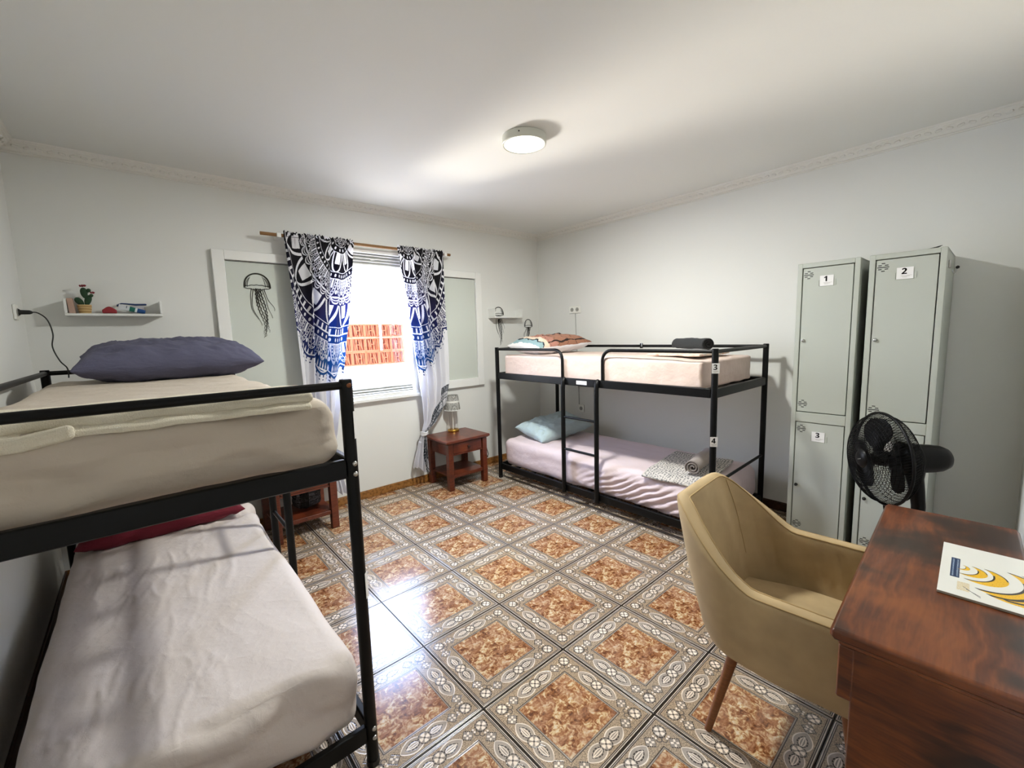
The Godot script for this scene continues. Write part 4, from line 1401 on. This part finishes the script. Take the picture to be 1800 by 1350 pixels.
	obj("seat", cush, M.velvet, t, V(0, 0.378, 0.065))
	obj("seat_base", MB.new().soft(V(0.50, 0.05, 0.44), 0.02, Vector3i(8, 2, 8), func(p: Vector3, d: Vector3) -> Vector3:
		var k := 1.0 - 0.3 * smoothstep(0.05, -0.22, p.z) * absf(p.x) / 0.25
		return V(p.x * k, p.y, p.z)), M.velvet, t, V(0, 0.366, 0.055))
	for s in [-1.0, 1.0]:
		obj("leg", MB.new().tube([V(s * 0.208, 0.0, -0.158), V(s * 0.180, 0.375, -0.075)], [0.012, 0.019], 14), M.leg_wood, t)
		obj("leg", MB.new().tube([V(s * 0.235, 0.0, 0.270), V(s * 0.205, 0.360, 0.220)], [0.012, 0.019], 14), M.leg_wood, t)

# ------------------------------------------------------------------ fan
func fan() -> void:
	var t := thing("pedestal_fan", "black pedestal fan with mesh cage standing between desk and lockers", "fan", V(-1.10, 0, 3.345))
	var ang := 0.93
	var fd := V(-cos(ang), -0.03, -sin(ang)).normalized()      # where the fan looks
	var C := V(0, 0.805, 0)
	var bas := Basis(fd.cross(Vector3.UP).normalized(), (fd.cross(Vector3.UP)).cross(fd).normalized(), -fd)   # -z of the head looks forward
	var H := Transform3D(bas, C)
	var R := 0.212
	# cage: two domes of fine wires with rings
	for s in [1.0, -1.0]:
		var wires := MB.new()
		var n := 110
		for k in n:
			var pts: Array = []
			for i in 9:
				var q := i / 8.0
				var r := lerpf(0.045, R, q)
				var a: float = TAU * k / n + 0.5 * (1.0 - q) * s
				var z := 0.078 * pow(1.0 - pow(q, 3.2), 0.7)
				pts.append(H * V(cos(a) * r, sin(a) * r, -s * z - s * 0.004))
			wires.tube(pts, 0.00125, 3, false)
		for qi in 13:
			var q := 0.12 + 0.065 * qi
			var pts: Array = []
			for i in 49:
				var a := TAU * i / 48
				var r := lerpf(0.045, R, q)
				pts.append(H * V(cos(a) * r, sin(a) * r, -s * 0.078 * pow(1.0 - pow(q, 3.2), 0.7) - s * 0.004))
			wires.tube(pts, 0.00125, 3, false)
		var cg := obj("grille", wires, M.wire, t)
		part_label(cg, "front wire grille" if s > 0.0 else "rear wire grille")
	var rim: Array = []
	for i in 49: rim.append(H * V(cos(TAU * i / 48) * R, sin(TAU * i / 48) * R, 0))
	obj("rim", MB.new().tube(rim, 0.0065, 8), M.fan, t)
	var XB := Transform3D(bas * Basis(Vector3.RIGHT, -PI / 2), C)       # lathe axis +y looks forward
	obj("hub_cap", MB.new().lathe([Vector2(0, 0.096), Vector2(0.020, 0.095), Vector2(0.036, 0.090), Vector2(0.046, 0.080), Vector2(0.046, 0.070), Vector2(0, 0.070)], 28, XB), M.fan, t)
	obj("badge", MB.new().box(H * V(-0.008, 0.0, -0.0965), V(0.026, 0.004, 0.001), 0.0004, bas * Basis(Vector3.BACK, -0.35)), M.steel, t)
	for k in 3:
		var a0 := TAU * k / 3 + 1.25
		var bl := MB.new()
		for side in [0.0, 0.003]:
			bl.grid(12, 12, func(u: float, v: float) -> Vector3:
				var r := lerpf(0.030, 0.186, v)
				var half := lerpf(0.26, 0.68, smoothstep(0.0, 0.55, v)) * sqrt(maxf(1.0 - pow(maxf(v - 0.6, 0.0) / 0.42, 2.0), 0.0))
				var a := a0 + (u - 0.5) * 2.0 * half + 0.18 * v
				return H * V(cos(a) * r, sin(a) * r, side - 0.010 + (u - 0.5) * 0.030 * (1.0 - 0.4 * v)), side > 0.0)
		obj("blade", bl, M.fan, t)
	obj("spinner", MB.new().lathe([Vector2(0, 0.045), Vector2(0.022, 0.040), Vector2(0.034, 0.02), Vector2(0.036, -0.02), Vector2(0, -0.02)], 24, XB), M.fan, t)
	obj("motor_housing", MB.new().lathe([Vector2(0, -0.066), Vector2(0.062, -0.068), Vector2(0.070, -0.080), Vector2(0.070, -0.125), Vector2(0.068, -0.130), Vector2(0.066, -0.135), Vector2(0.063, -0.190), Vector2(0.058, -0.225), Vector2(0.046, -0.250), Vector2(0.026, -0.264), Vector2(0, -0.268)], 32, XB), M.fan, t)
	var back := H * V(0, -0.045, 0.135)
	obj("neck", MB.new().tube([back, back + V(0.004, -0.05, 0.0), back + V(0.010, -0.11, 0.010), back + V(0.012, -0.18, 0.018), back + V(0.012, -0.26, 0.020)], [0.036, 0.032, 0.028, 0.026, 0.024], 14), M.fan, t)
	var foot := back + V(0.012, -0.26, 0.020)
	obj("pole", MB.new().tube([foot, V(foot.x, 0.03, foot.z)], 0.014, 12), M.fan, t)
	obj("base", MB.new().lathe([Vector2(0, 0.05), Vector2(0.03, 0.045), Vector2(0.06, 0.03), Vector2(0.17, 0.016), Vector2(0.185, 0.008), Vector2(0.185, 0), Vector2(0, 0)], 32, Transform3D(Basis.IDENTITY, V(foot.x, 0, foot.z))), M.fan, t)
	var tagp := H * V(-0.03, -R - 0.004, -0.002)
	obj("clasp", MB.new().tube([tagp, tagp + V(0.002, -0.026, 0.004)], 0.004, 6), M.fan, t)

# ------------------------------------------------------------------ things on the walls and ceiling
func jelly(called: String, label: String, at: Vector3, w: float, bell: float, length: float, seedv: float, cut: Array) -> void:
	# drawn jellyfish: thin dark lines on the wall; local x right, y up from the rim of the bell
	var b := MB.new()
	var add := func(pts: Array, r0: float, r1: float) -> void:
		var keep: Array = []
		for p in pts:
			var wp: Vector3 = at + p
			if cut.size() and wp.y > cut[0] and wp.y < cut[1]:
				if keep.size() > 1: b.tube(keep, r0 * 1.4, 4, true, 1.0)
				keep = []
				continue
			keep.append(p)
		if keep.size() > 1:
			var rad: Array = []
			for i in keep.size(): rad.append(1.4 * lerpf(r0, r1, i / float(keep.size() - 1)))
			b.tube(keep, rad, 4, true, 1.0)
	var dome := func(k: float, h: float) -> Array:
		var o: Array = []
		for i in 25:
			var a := PI * i / 24.0
			o.append(V(-cos(a) * w * k, pow(sin(a), 0.8) * h, 0))
		return o
	add.call(dome.call(1.0, bell), 0.0022, 0.0030)
	add.call(dome.call(0.96, bell * 0.97), 0.0016, 0.0022)
	for k in [0.80, 0.62, -0.78, 0.9, -0.9]:
		var o: Array = []
		for i in 10:
			var q := i / 9.0
			o.append(V(k * w * (1.0 - 0.35 * q * q), bell * (0.06 + 0.82 * q * sqrt(1.0 - k * k * 0.55)), 0))
		add.call(o, 0.0013, 0.0008)
	for j in 2:
		var o: Array = []
		for i in 25:
			var q := i / 24.0
			o.append(V(lerpf(-0.97, 0.97, q) * w, (0.10 + 0.10 * sin(q * PI) + 0.015 * sin(q * 30.0)) * bell if j == 0 else (-0.12 * sin(q * PI) - 0.02 * sin(q * 22.0)) * bell, 0))
		add.call(o, 0.0018, 0.0018)
	for j in 8:
		var x0 := lerpf(-0.45, 0.48, j / 7.0) * w
		var thick := j in [2, 3, 4, 5]
		var ln: float = length * [0.62, 0.75, 0.92, 1.0, 0.98, 0.9, 0.6, 0.45][j]
		var o: Array = []
		for i in 34:
			var q := i / 33.0
			var sw := 0.55 * w * sin(q * 2.4 + seedv) * q + 0.16 * w * sin(q * 7.0 + j * 1.1) * q + (j - 3.5) * 0.05 * w * q
			if j == 0 or j == 1: sw += -0.3 * w * sin(q * PI)
			var jag := (0.050 * w * sin(i * 2.3 + j) if thick else 0.0)
			o.append(V(x0 + sw + jag, -0.05 * bell - q * ln, 0))
		add.call(o, 0.0030 if thick else 0.0014, 0.0008)
	tag(obj(called, b, M.pencil, null, at), label, "wall decal")

func outlet(label: String, at: Vector3, bas: Basis, gangs: int) -> Node3D:
	var t := thing("wall_socket", label, "socket", at)
	t.basis = bas          # local: plate in the xy plane looking towards +z
	var w := 0.08 * gangs
	obj("plate", MB.new().box(V(0, 0, 0.006), V(w, 0.08, 0.012), 0.004), M.plastic, t)
	for k in gangs:
		var x := (k - (gangs - 1) / 2.0) * 0.072
		obj("socket_face", MB.new().lathe([Vector2(0.021, 0.001), Vector2(0.021, 0.004), Vector2(0.019, 0.004), Vector2(0.018, 0.0006), Vector2(0, 0.0006)], 22, Transform3D(Basis(Vector3.RIGHT, PI / 2), V(x, 0, 0.012))), mat(c8(160, 160, 155), 0.5), t)
		for s in [-0.0095, 0.0095]:
			obj("pin_hole", MB.new().box(V(x + s, 0, 0.0128), V(0.005, 0.005, 0.0008)), M.dark, t)
	return t

func wall_things() -> void:
	# ceiling lamp
	var lt := thing("ceiling_light", "round white ceiling light, switched on", "ceiling light", V(-1.852, CEIL, 1.773))
	obj("housing", MB.new().lathe([Vector2(0, 0), Vector2(0.122, 0.0), Vector2(0.1285, -0.003), Vector2(0.1285, -0.040), Vector2(0.127, -0.045), Vector2(0.122, -0.047), Vector2(0.118, -0.045), Vector2(0.117, -0.040)], 48, Transform3D(Basis.IDENTITY, V(0, 0, 0))), mat(c8(205, 207, 198), 0.4), lt)
	var glow := mat(c8(250, 250, 240), 0.5)
	glow.emission_enabled = true
	glow.emission = Color(1.0, 0.99, 0.93)
	glow.emission_energy_multiplier = 1.6
	obj("diffuser", MB.new().lathe([Vector2(0.1165, -0.040), Vector2(0.1165, -0.044), Vector2(0.08, -0.048), Vector2(0, -0.050)], 40), glow, lt)
	obj("screw", MB.new().tube([V(-0.105, -0.022, 0.072), V(-0.108, -0.022, 0.0745)], 0.004, 8), M.dark, lt)
	var al := AreaLight3D.new()
	al.name = "ceiling_light_glow"
	al.area_size = Vector2(0.2, 0.2)
	al.light_color = Color(0.99, 0.995, 0.97)
	al.light_energy = 6.0
	al.shadow_enabled = true
	al.position = V(0, -0.060, 0)
	al.rotation.x = -PI / 2
	lt.add_child(al)
	# white framed panes leaning flat on the window wall
	for k in 2:
		var left := k == 0
		var x0: float = -3.205 if left else -1.60
		var x1: float = -2.46 if left else -0.868
		var y0 := 0.90
		var y1: float = 2.078
		var t := thing("glazed_panel", ("left white-framed frosted panel beside the window, with a drawn jellyfish on it" if left else "right white-framed frosted panel between the window and the small shelf"), "panel", V((x0 + x1) / 2, 0, 0))
		var w := x1 - x0
		var fb := MB.new()
		for s in [-1.0, 1.0]: fb.box(V(s * (w / 2 - 0.038), (y0 + y1) / 2, 0.018), V(0.076, y1 - y0, 0.036), 0.005)
		fb.box(V(0, y1 - 0.034, 0.0178), V(w - 0.15, 0.068, 0.0356), 0.004)
		fb.box(V(0, y0 + 0.042, 0.0178), V(w - 0.15, 0.084, 0.0356), 0.004)
		obj("frame", fb, M.white, t)
		obj("gasket", MB.new().box(V(0, (y0 + y1) / 2, 0.0115), V(w - 0.145, y1 - y0 - 0.145, 0.003)), M.locker_edge, t)
		obj("glass_sheet", MB.new().box(V(0, (y0 + y1) / 2 + 0.004, 0.0135), V(w - 0.157, y1 - y0 - 0.160, 0.004)), M.frosted, t)
	jelly("jellyfish_decal", "black line drawing of a jellyfish on the left frosted panel", V(-2.937, 1.822, 0.0196), 0.085, 0.105, 0.36, 0.0, [])
	jelly("jellyfish_decal", "black line drawing of a jellyfish behind the small empty shelf", V(-0.618, 1.645, 0.0024), 0.068, 0.085, 0.33, 0.1, [1.608, 1.624])
	jelly("jellyfish_decal", "black line drawing of a jellyfish above the pillow in the room corner", V(-0.172, 1.512, 0.0024), 0.062, 0.085, 0.20, 2.6, [])
	# U-shaped wall ledges
	for k in 2:
		var left := k == 0
		var xa: float = -3.945 if left else -0.765
		var xb: float = -3.505 if left else -0.358
		var sh := thing("wall_shelf", ("white wall ledge above the left bunk holding the cactus and the tube" if left else "small empty white wall ledge right of the window"), "shelf", V((xa + xb) / 2, 1.615, 0))
		var w := xb - xa
		obj("board", MB.new().box(V(0, 0, 0.056), V(w, 0.014, 0.11), 0.002), M.white, sh)
		for s in [-1.0, 1.0]: obj("end_panel", MB.new().box(V(s * (w / 2 - 0.006), 0.048, 0.056), V(0.012, 0.082, 0.11), 0.002), M.white, sh)
	shelf_things()
	# sockets
	outlet("double white wall socket above the upper right bunk", V(0, 1.677, 0.575), Basis(Vector3.UP, -PI / 2), 2)
	outlet("white wall socket under the right bunk near its head", V(0, 0.591, 0.652), Basis(Vector3.UP, -PI / 2), 1)
	tag(obj("power_cable", MB.new().tube([V(-0.006, 1.637, 0.58), V(-0.005, 1.45, 0.583), V(-0.005, 1.2, 0.60), V(-0.005, 0.9, 0.615), V(-0.006, 0.631, 0.62)], 0.004, 6), mat(c8(170, 170, 166), 0.6)), "thin grey cable running down the wall between the two sockets at the right bunk", "cable")
	outlet("white wall socket low beside the right nightstand, with plugs in it", V(-0.92, 0.30, 0), Basis.IDENTITY, 1)
	outlet("white wall socket low on the wall beside the left nightstand", V(-2.475, 0.245, 0), Basis.IDENTITY, 1)
	tag(obj("charger_cable", MB.new().tube([V(-0.905, 0.296, 0.014), V(-0.90, 0.280, 0.045), V(-0.895, 0.23, 0.05), V(-0.875, 0.17, 0.045), V(-0.86, 0.13, 0.04), V(-0.875, 0.10, 0.045), V(-0.90, 0.14, 0.05), V(-0.888, 0.2, 0.05)], 0.004, 6), M.dark), "black charger cable hanging from the socket beside the right nightstand", "cable")
	outlet("white wall socket with the black plug at the left edge", V(RX, 1.616, 0.270), Basis(Vector3.UP, PI / 2), 1)
	var cb := thing("plug_cable", "black plug and cable curving down to the left bunk", "cable")
	obj("plug", MB.new().lathe([Vector2(0, 0), Vector2(0.017, 0.0), Vector2(0.017, 0.006), Vector2(0.012, 0.010), Vector2(0.011, 0.042), Vector2(0.006, 0.052), Vector2(0, 0.053)], 16, Transform3D(Basis(Vector3.BACK, -PI / 2), V(RX + 0.013, 1.616, 0.270))), M.dark, cb)
	var cp := Curve3D.new()
	for p in [V(RX + 0.062, 1.616, 0.270), V(RX + 0.085, 1.612, 0.272), V(RX + 0.115, 1.575, 0.275), V(RX + 0.128, 1.50, 0.28), V(RX + 0.120, 1.43, 0.285), V(RX + 0.140, 1.355, 0.29), V(RX + 0.165, 1.312, 0.30), V(RX + 0.166, 1.26, 0.31)]: cp.add_point(p)
	for i in range(1, cp.point_count - 1):
		var tn := (cp.get_point_position(i + 1) - cp.get_point_position(i - 1)) * 0.18
		cp.set_point_in(i, -tn)
		cp.set_point_out(i, tn)
	cp.bake_interval = 0.012
	var cpts: Array = []
	for p in cp.get_baked_points(): cpts.append(p)
	obj("cord", MB.new().tube(cpts, 0.0032, 7), M.dark, cb)
	# small screw holes left in the right wall
	for p in [V(-0.001, 0.905, 0.98), V(-0.001, 0.91, 1.27)]:
		tag(obj("screw_anchor", MB.new().lathe([Vector2(0, 0.003), Vector2(0.006, 0.002), Vector2(0.008, 0.0)], 10, Transform3D(Basis(Vector3.BACK, PI / 2), p)), M.dark), "dark screw anchor in the right wall below the upper bunk" + (", nearer the corner" if p.z < 1.1 else ", further from the corner"), "anchor")

func shelf_things() -> void:
	var y := 1.622
	# potted cactus
	var t := thing("potted_cactus", "dark green paddle cactus with red flowers in a woven straw pot on the left shelf", "plant", V(-3.862, y, 0.060))
	var pot := MB.new()
	pot.lathe([Vector2(0, 0), Vector2(0.024, 0), Vector2(0.031, 0.052), Vector2(0.028, 0.052), Vector2(0.026, 0.046), Vector2(0, 0.046)], 24)
	var pt := obj("pot", pot, mat(c8(200, 170, 118), 0.9), t)
	for k in 7:
		obj("straw_band", MB.new().tube(ring_pts(V(0, 0.004 + k * 0.0075, 0), 0.0245 + k * 0.0009, 20), 0.0032, 6), mat(c8(206, 178, 128) if k % 2 == 0 else c8(176, 142, 92), 0.9), pt)
	var green := mat(c8(40, 70, 46), 0.8, {"bump": noise_tex(0.06, 2, 256), "depth": 0.3, "tri": 12.0})
	var pads := [[V(-0.018, 0.070, 0), V(0.018, 0.028, 0.010), 0.55], [V(0.018, 0.078, 0), V(0.017, 0.034, 0.010), -0.3], [V(0.006, 0.122, 0), V(0.018, 0.032, 0.010), 0.05], [V(0.026, 0.136, 0.004), V(0.011, 0.013, 0.008), -0.5], [V(0.034, 0.106, 0.004), V(0.010, 0.012, 0.008), -0.7]]
	for p in pads:
		var bb := MB.new()
		var prof: Array = []
		for i in 13:
			var a := -PI / 2 + PI * i / 12.0
			prof.append(Vector2(cos(a) * (0.75 + 0.25 * (sin(a) + 1.0) / 2.0 * 1.2), sin(a)))
		bb.lathe(prof, 20, Transform3D(Basis(Vector3.BACK, p[2]) * Basis.from_scale(V(p[1].x, p[1].y, p[1].z)), p[0]))
		bb.weld()
		obj("pad", bb, green, t)
	for p in [V(-0.002, 0.160, 0), V(0.008, 0.162, 0.003), V(0.041, 0.122, 0.004)]:
		var fl := MB.new()
		for k in 5:
			var a := TAU * k / 5
			fl.box(p + V(cos(a) * 0.006, 0.003, sin(a) * 0.006), V(0.009, 0.011, 0.003), 0.001, Basis(Vector3.UP, -a) * Basis(Vector3.BACK, -0.5))
		obj("flower", fl, mat(c8(128, 26, 40), 0.7), t)
	# books / boxes leaning left of the pot
	tag(obj("wooden_block", MB.new().box(V(-3.917, y + 0.044, 0.060), V(0.026, 0.088, 0.060), 0.002, Basis(Vector3.BACK, 0.06)), mat(c8(176, 146, 130), 0.7)), "upright pinkish wooden block at the left end of the left shelf", "block")
	# folded red thing
	var red := MB.new().soft(V(0.066, 0.028, 0.045), 0.006, Vector3i(8, 3, 6), func(p: Vector3, d: Vector3) -> Vector3:
		return p + V(0, 0.012 * smoothstep(0.03, 0.0, absf(p.x)) * (1.0 if p.y > 0 else 0.0) - 0.006 * smoothstep(0.015, 0.033, absf(p.x)) * (1.0 if p.y > 0 else 0.0), 0))
	tag(obj("folded_case", red, mat(c8(140, 30, 40), 0.6), null, V(-3.755, y + 0.0175, 0.062)), "small dark red folded case in the middle of the left shelf", "case")
	# toothpaste tube: crimp at the upper left, cap lower right
	var tb := thing("toothpaste_tube", "white, green and blue toothpaste tube lying tilted on the left shelf", "tube", V(-3.655, y, 0.052))
	var ax := [V(-0.058, 0.046, 0), V(0.062, 0.014, 0)]
	var pic := img_tex(64, 160, func(u: float, v: float) -> Color:
		if v < 0.42: return Color(0.82, 0.84, 0.86) if absf(v - 0.3) > 0.015 or u > 0.5 else Color(0.15, 0.2, 0.3)
		if v < 0.63: return Color(0.06, 0.40, 0.36)
		if v < 0.72: return Color(0.85, 0.88, 0.90)
		return Color(0.08, 0.28, 0.52))
	var body := MB.new().grid(18, 20, func(u: float, v: float) -> Vector3:
		var a := u * TAU
		var c: Vector3 = (ax[0] as Vector3).lerp(ax[1], v)
		var up: Vector3 = V(0.26, 0.965, 0)
		var hh := lerpf(0.017, 0.013, v)
		var dd := lerpf(0.0015, 0.013, smoothstep(0.0, 0.7, v))
		return c + up * sin(a) * hh * (1.0 if v < 0.97 else 0.8) + V(0, 0, 1) * cos(a) * dd)
	obj("tube_body", body, mat(c8(255, 255, 255), 0.3, {"tex": pic}), tb)
	obj("cap", MB.new().tube([V(0.058, 0.0145, 0), V(0.066, 0.0125, 0)], 0.0115, 14), mat(c8(30, 80, 140), 0.4), tb)
	# toothbrush resting along the tube
	var br := thing("toothbrush", "dark blue toothbrush lying above the toothpaste tube on the left shelf", "toothbrush", V(-3.652, y, 0.030))
	obj("handle", MB.new().tube([V(-0.062, 0.060, 0), V(-0.045, 0.066, 0), V(-0.02, 0.064, 0), V(0.02, 0.060, 0), V(0.068, 0.062, 0), V(0.074, 0.062, 0)], [0.003, 0.004, 0.0045, 0.006, 0.006, 0.004], 10), mat(c8(24, 48, 92), 0.4), br)
	obj("bristles", MB.new().box(V(-0.060, 0.054, 0), V(0.018, 0.012, 0.009), 0.002), mat(c8(40, 60, 96), 0.8), br)
	obj("rest", MB.new().box(V(0.03, 0.027, -0.012), V(0.07, 0.054, 0.012), 0.003), mat(c8(198, 196, 202), 0.5), br)
	tag(obj("ring", MB.new().tube(ring_pts(V(-3.528, y + 0.003, 0.085), 0.011, 18), 0.0016, 6), M.steel), "tiny metal ring at the right end of the left shelf", "ring")
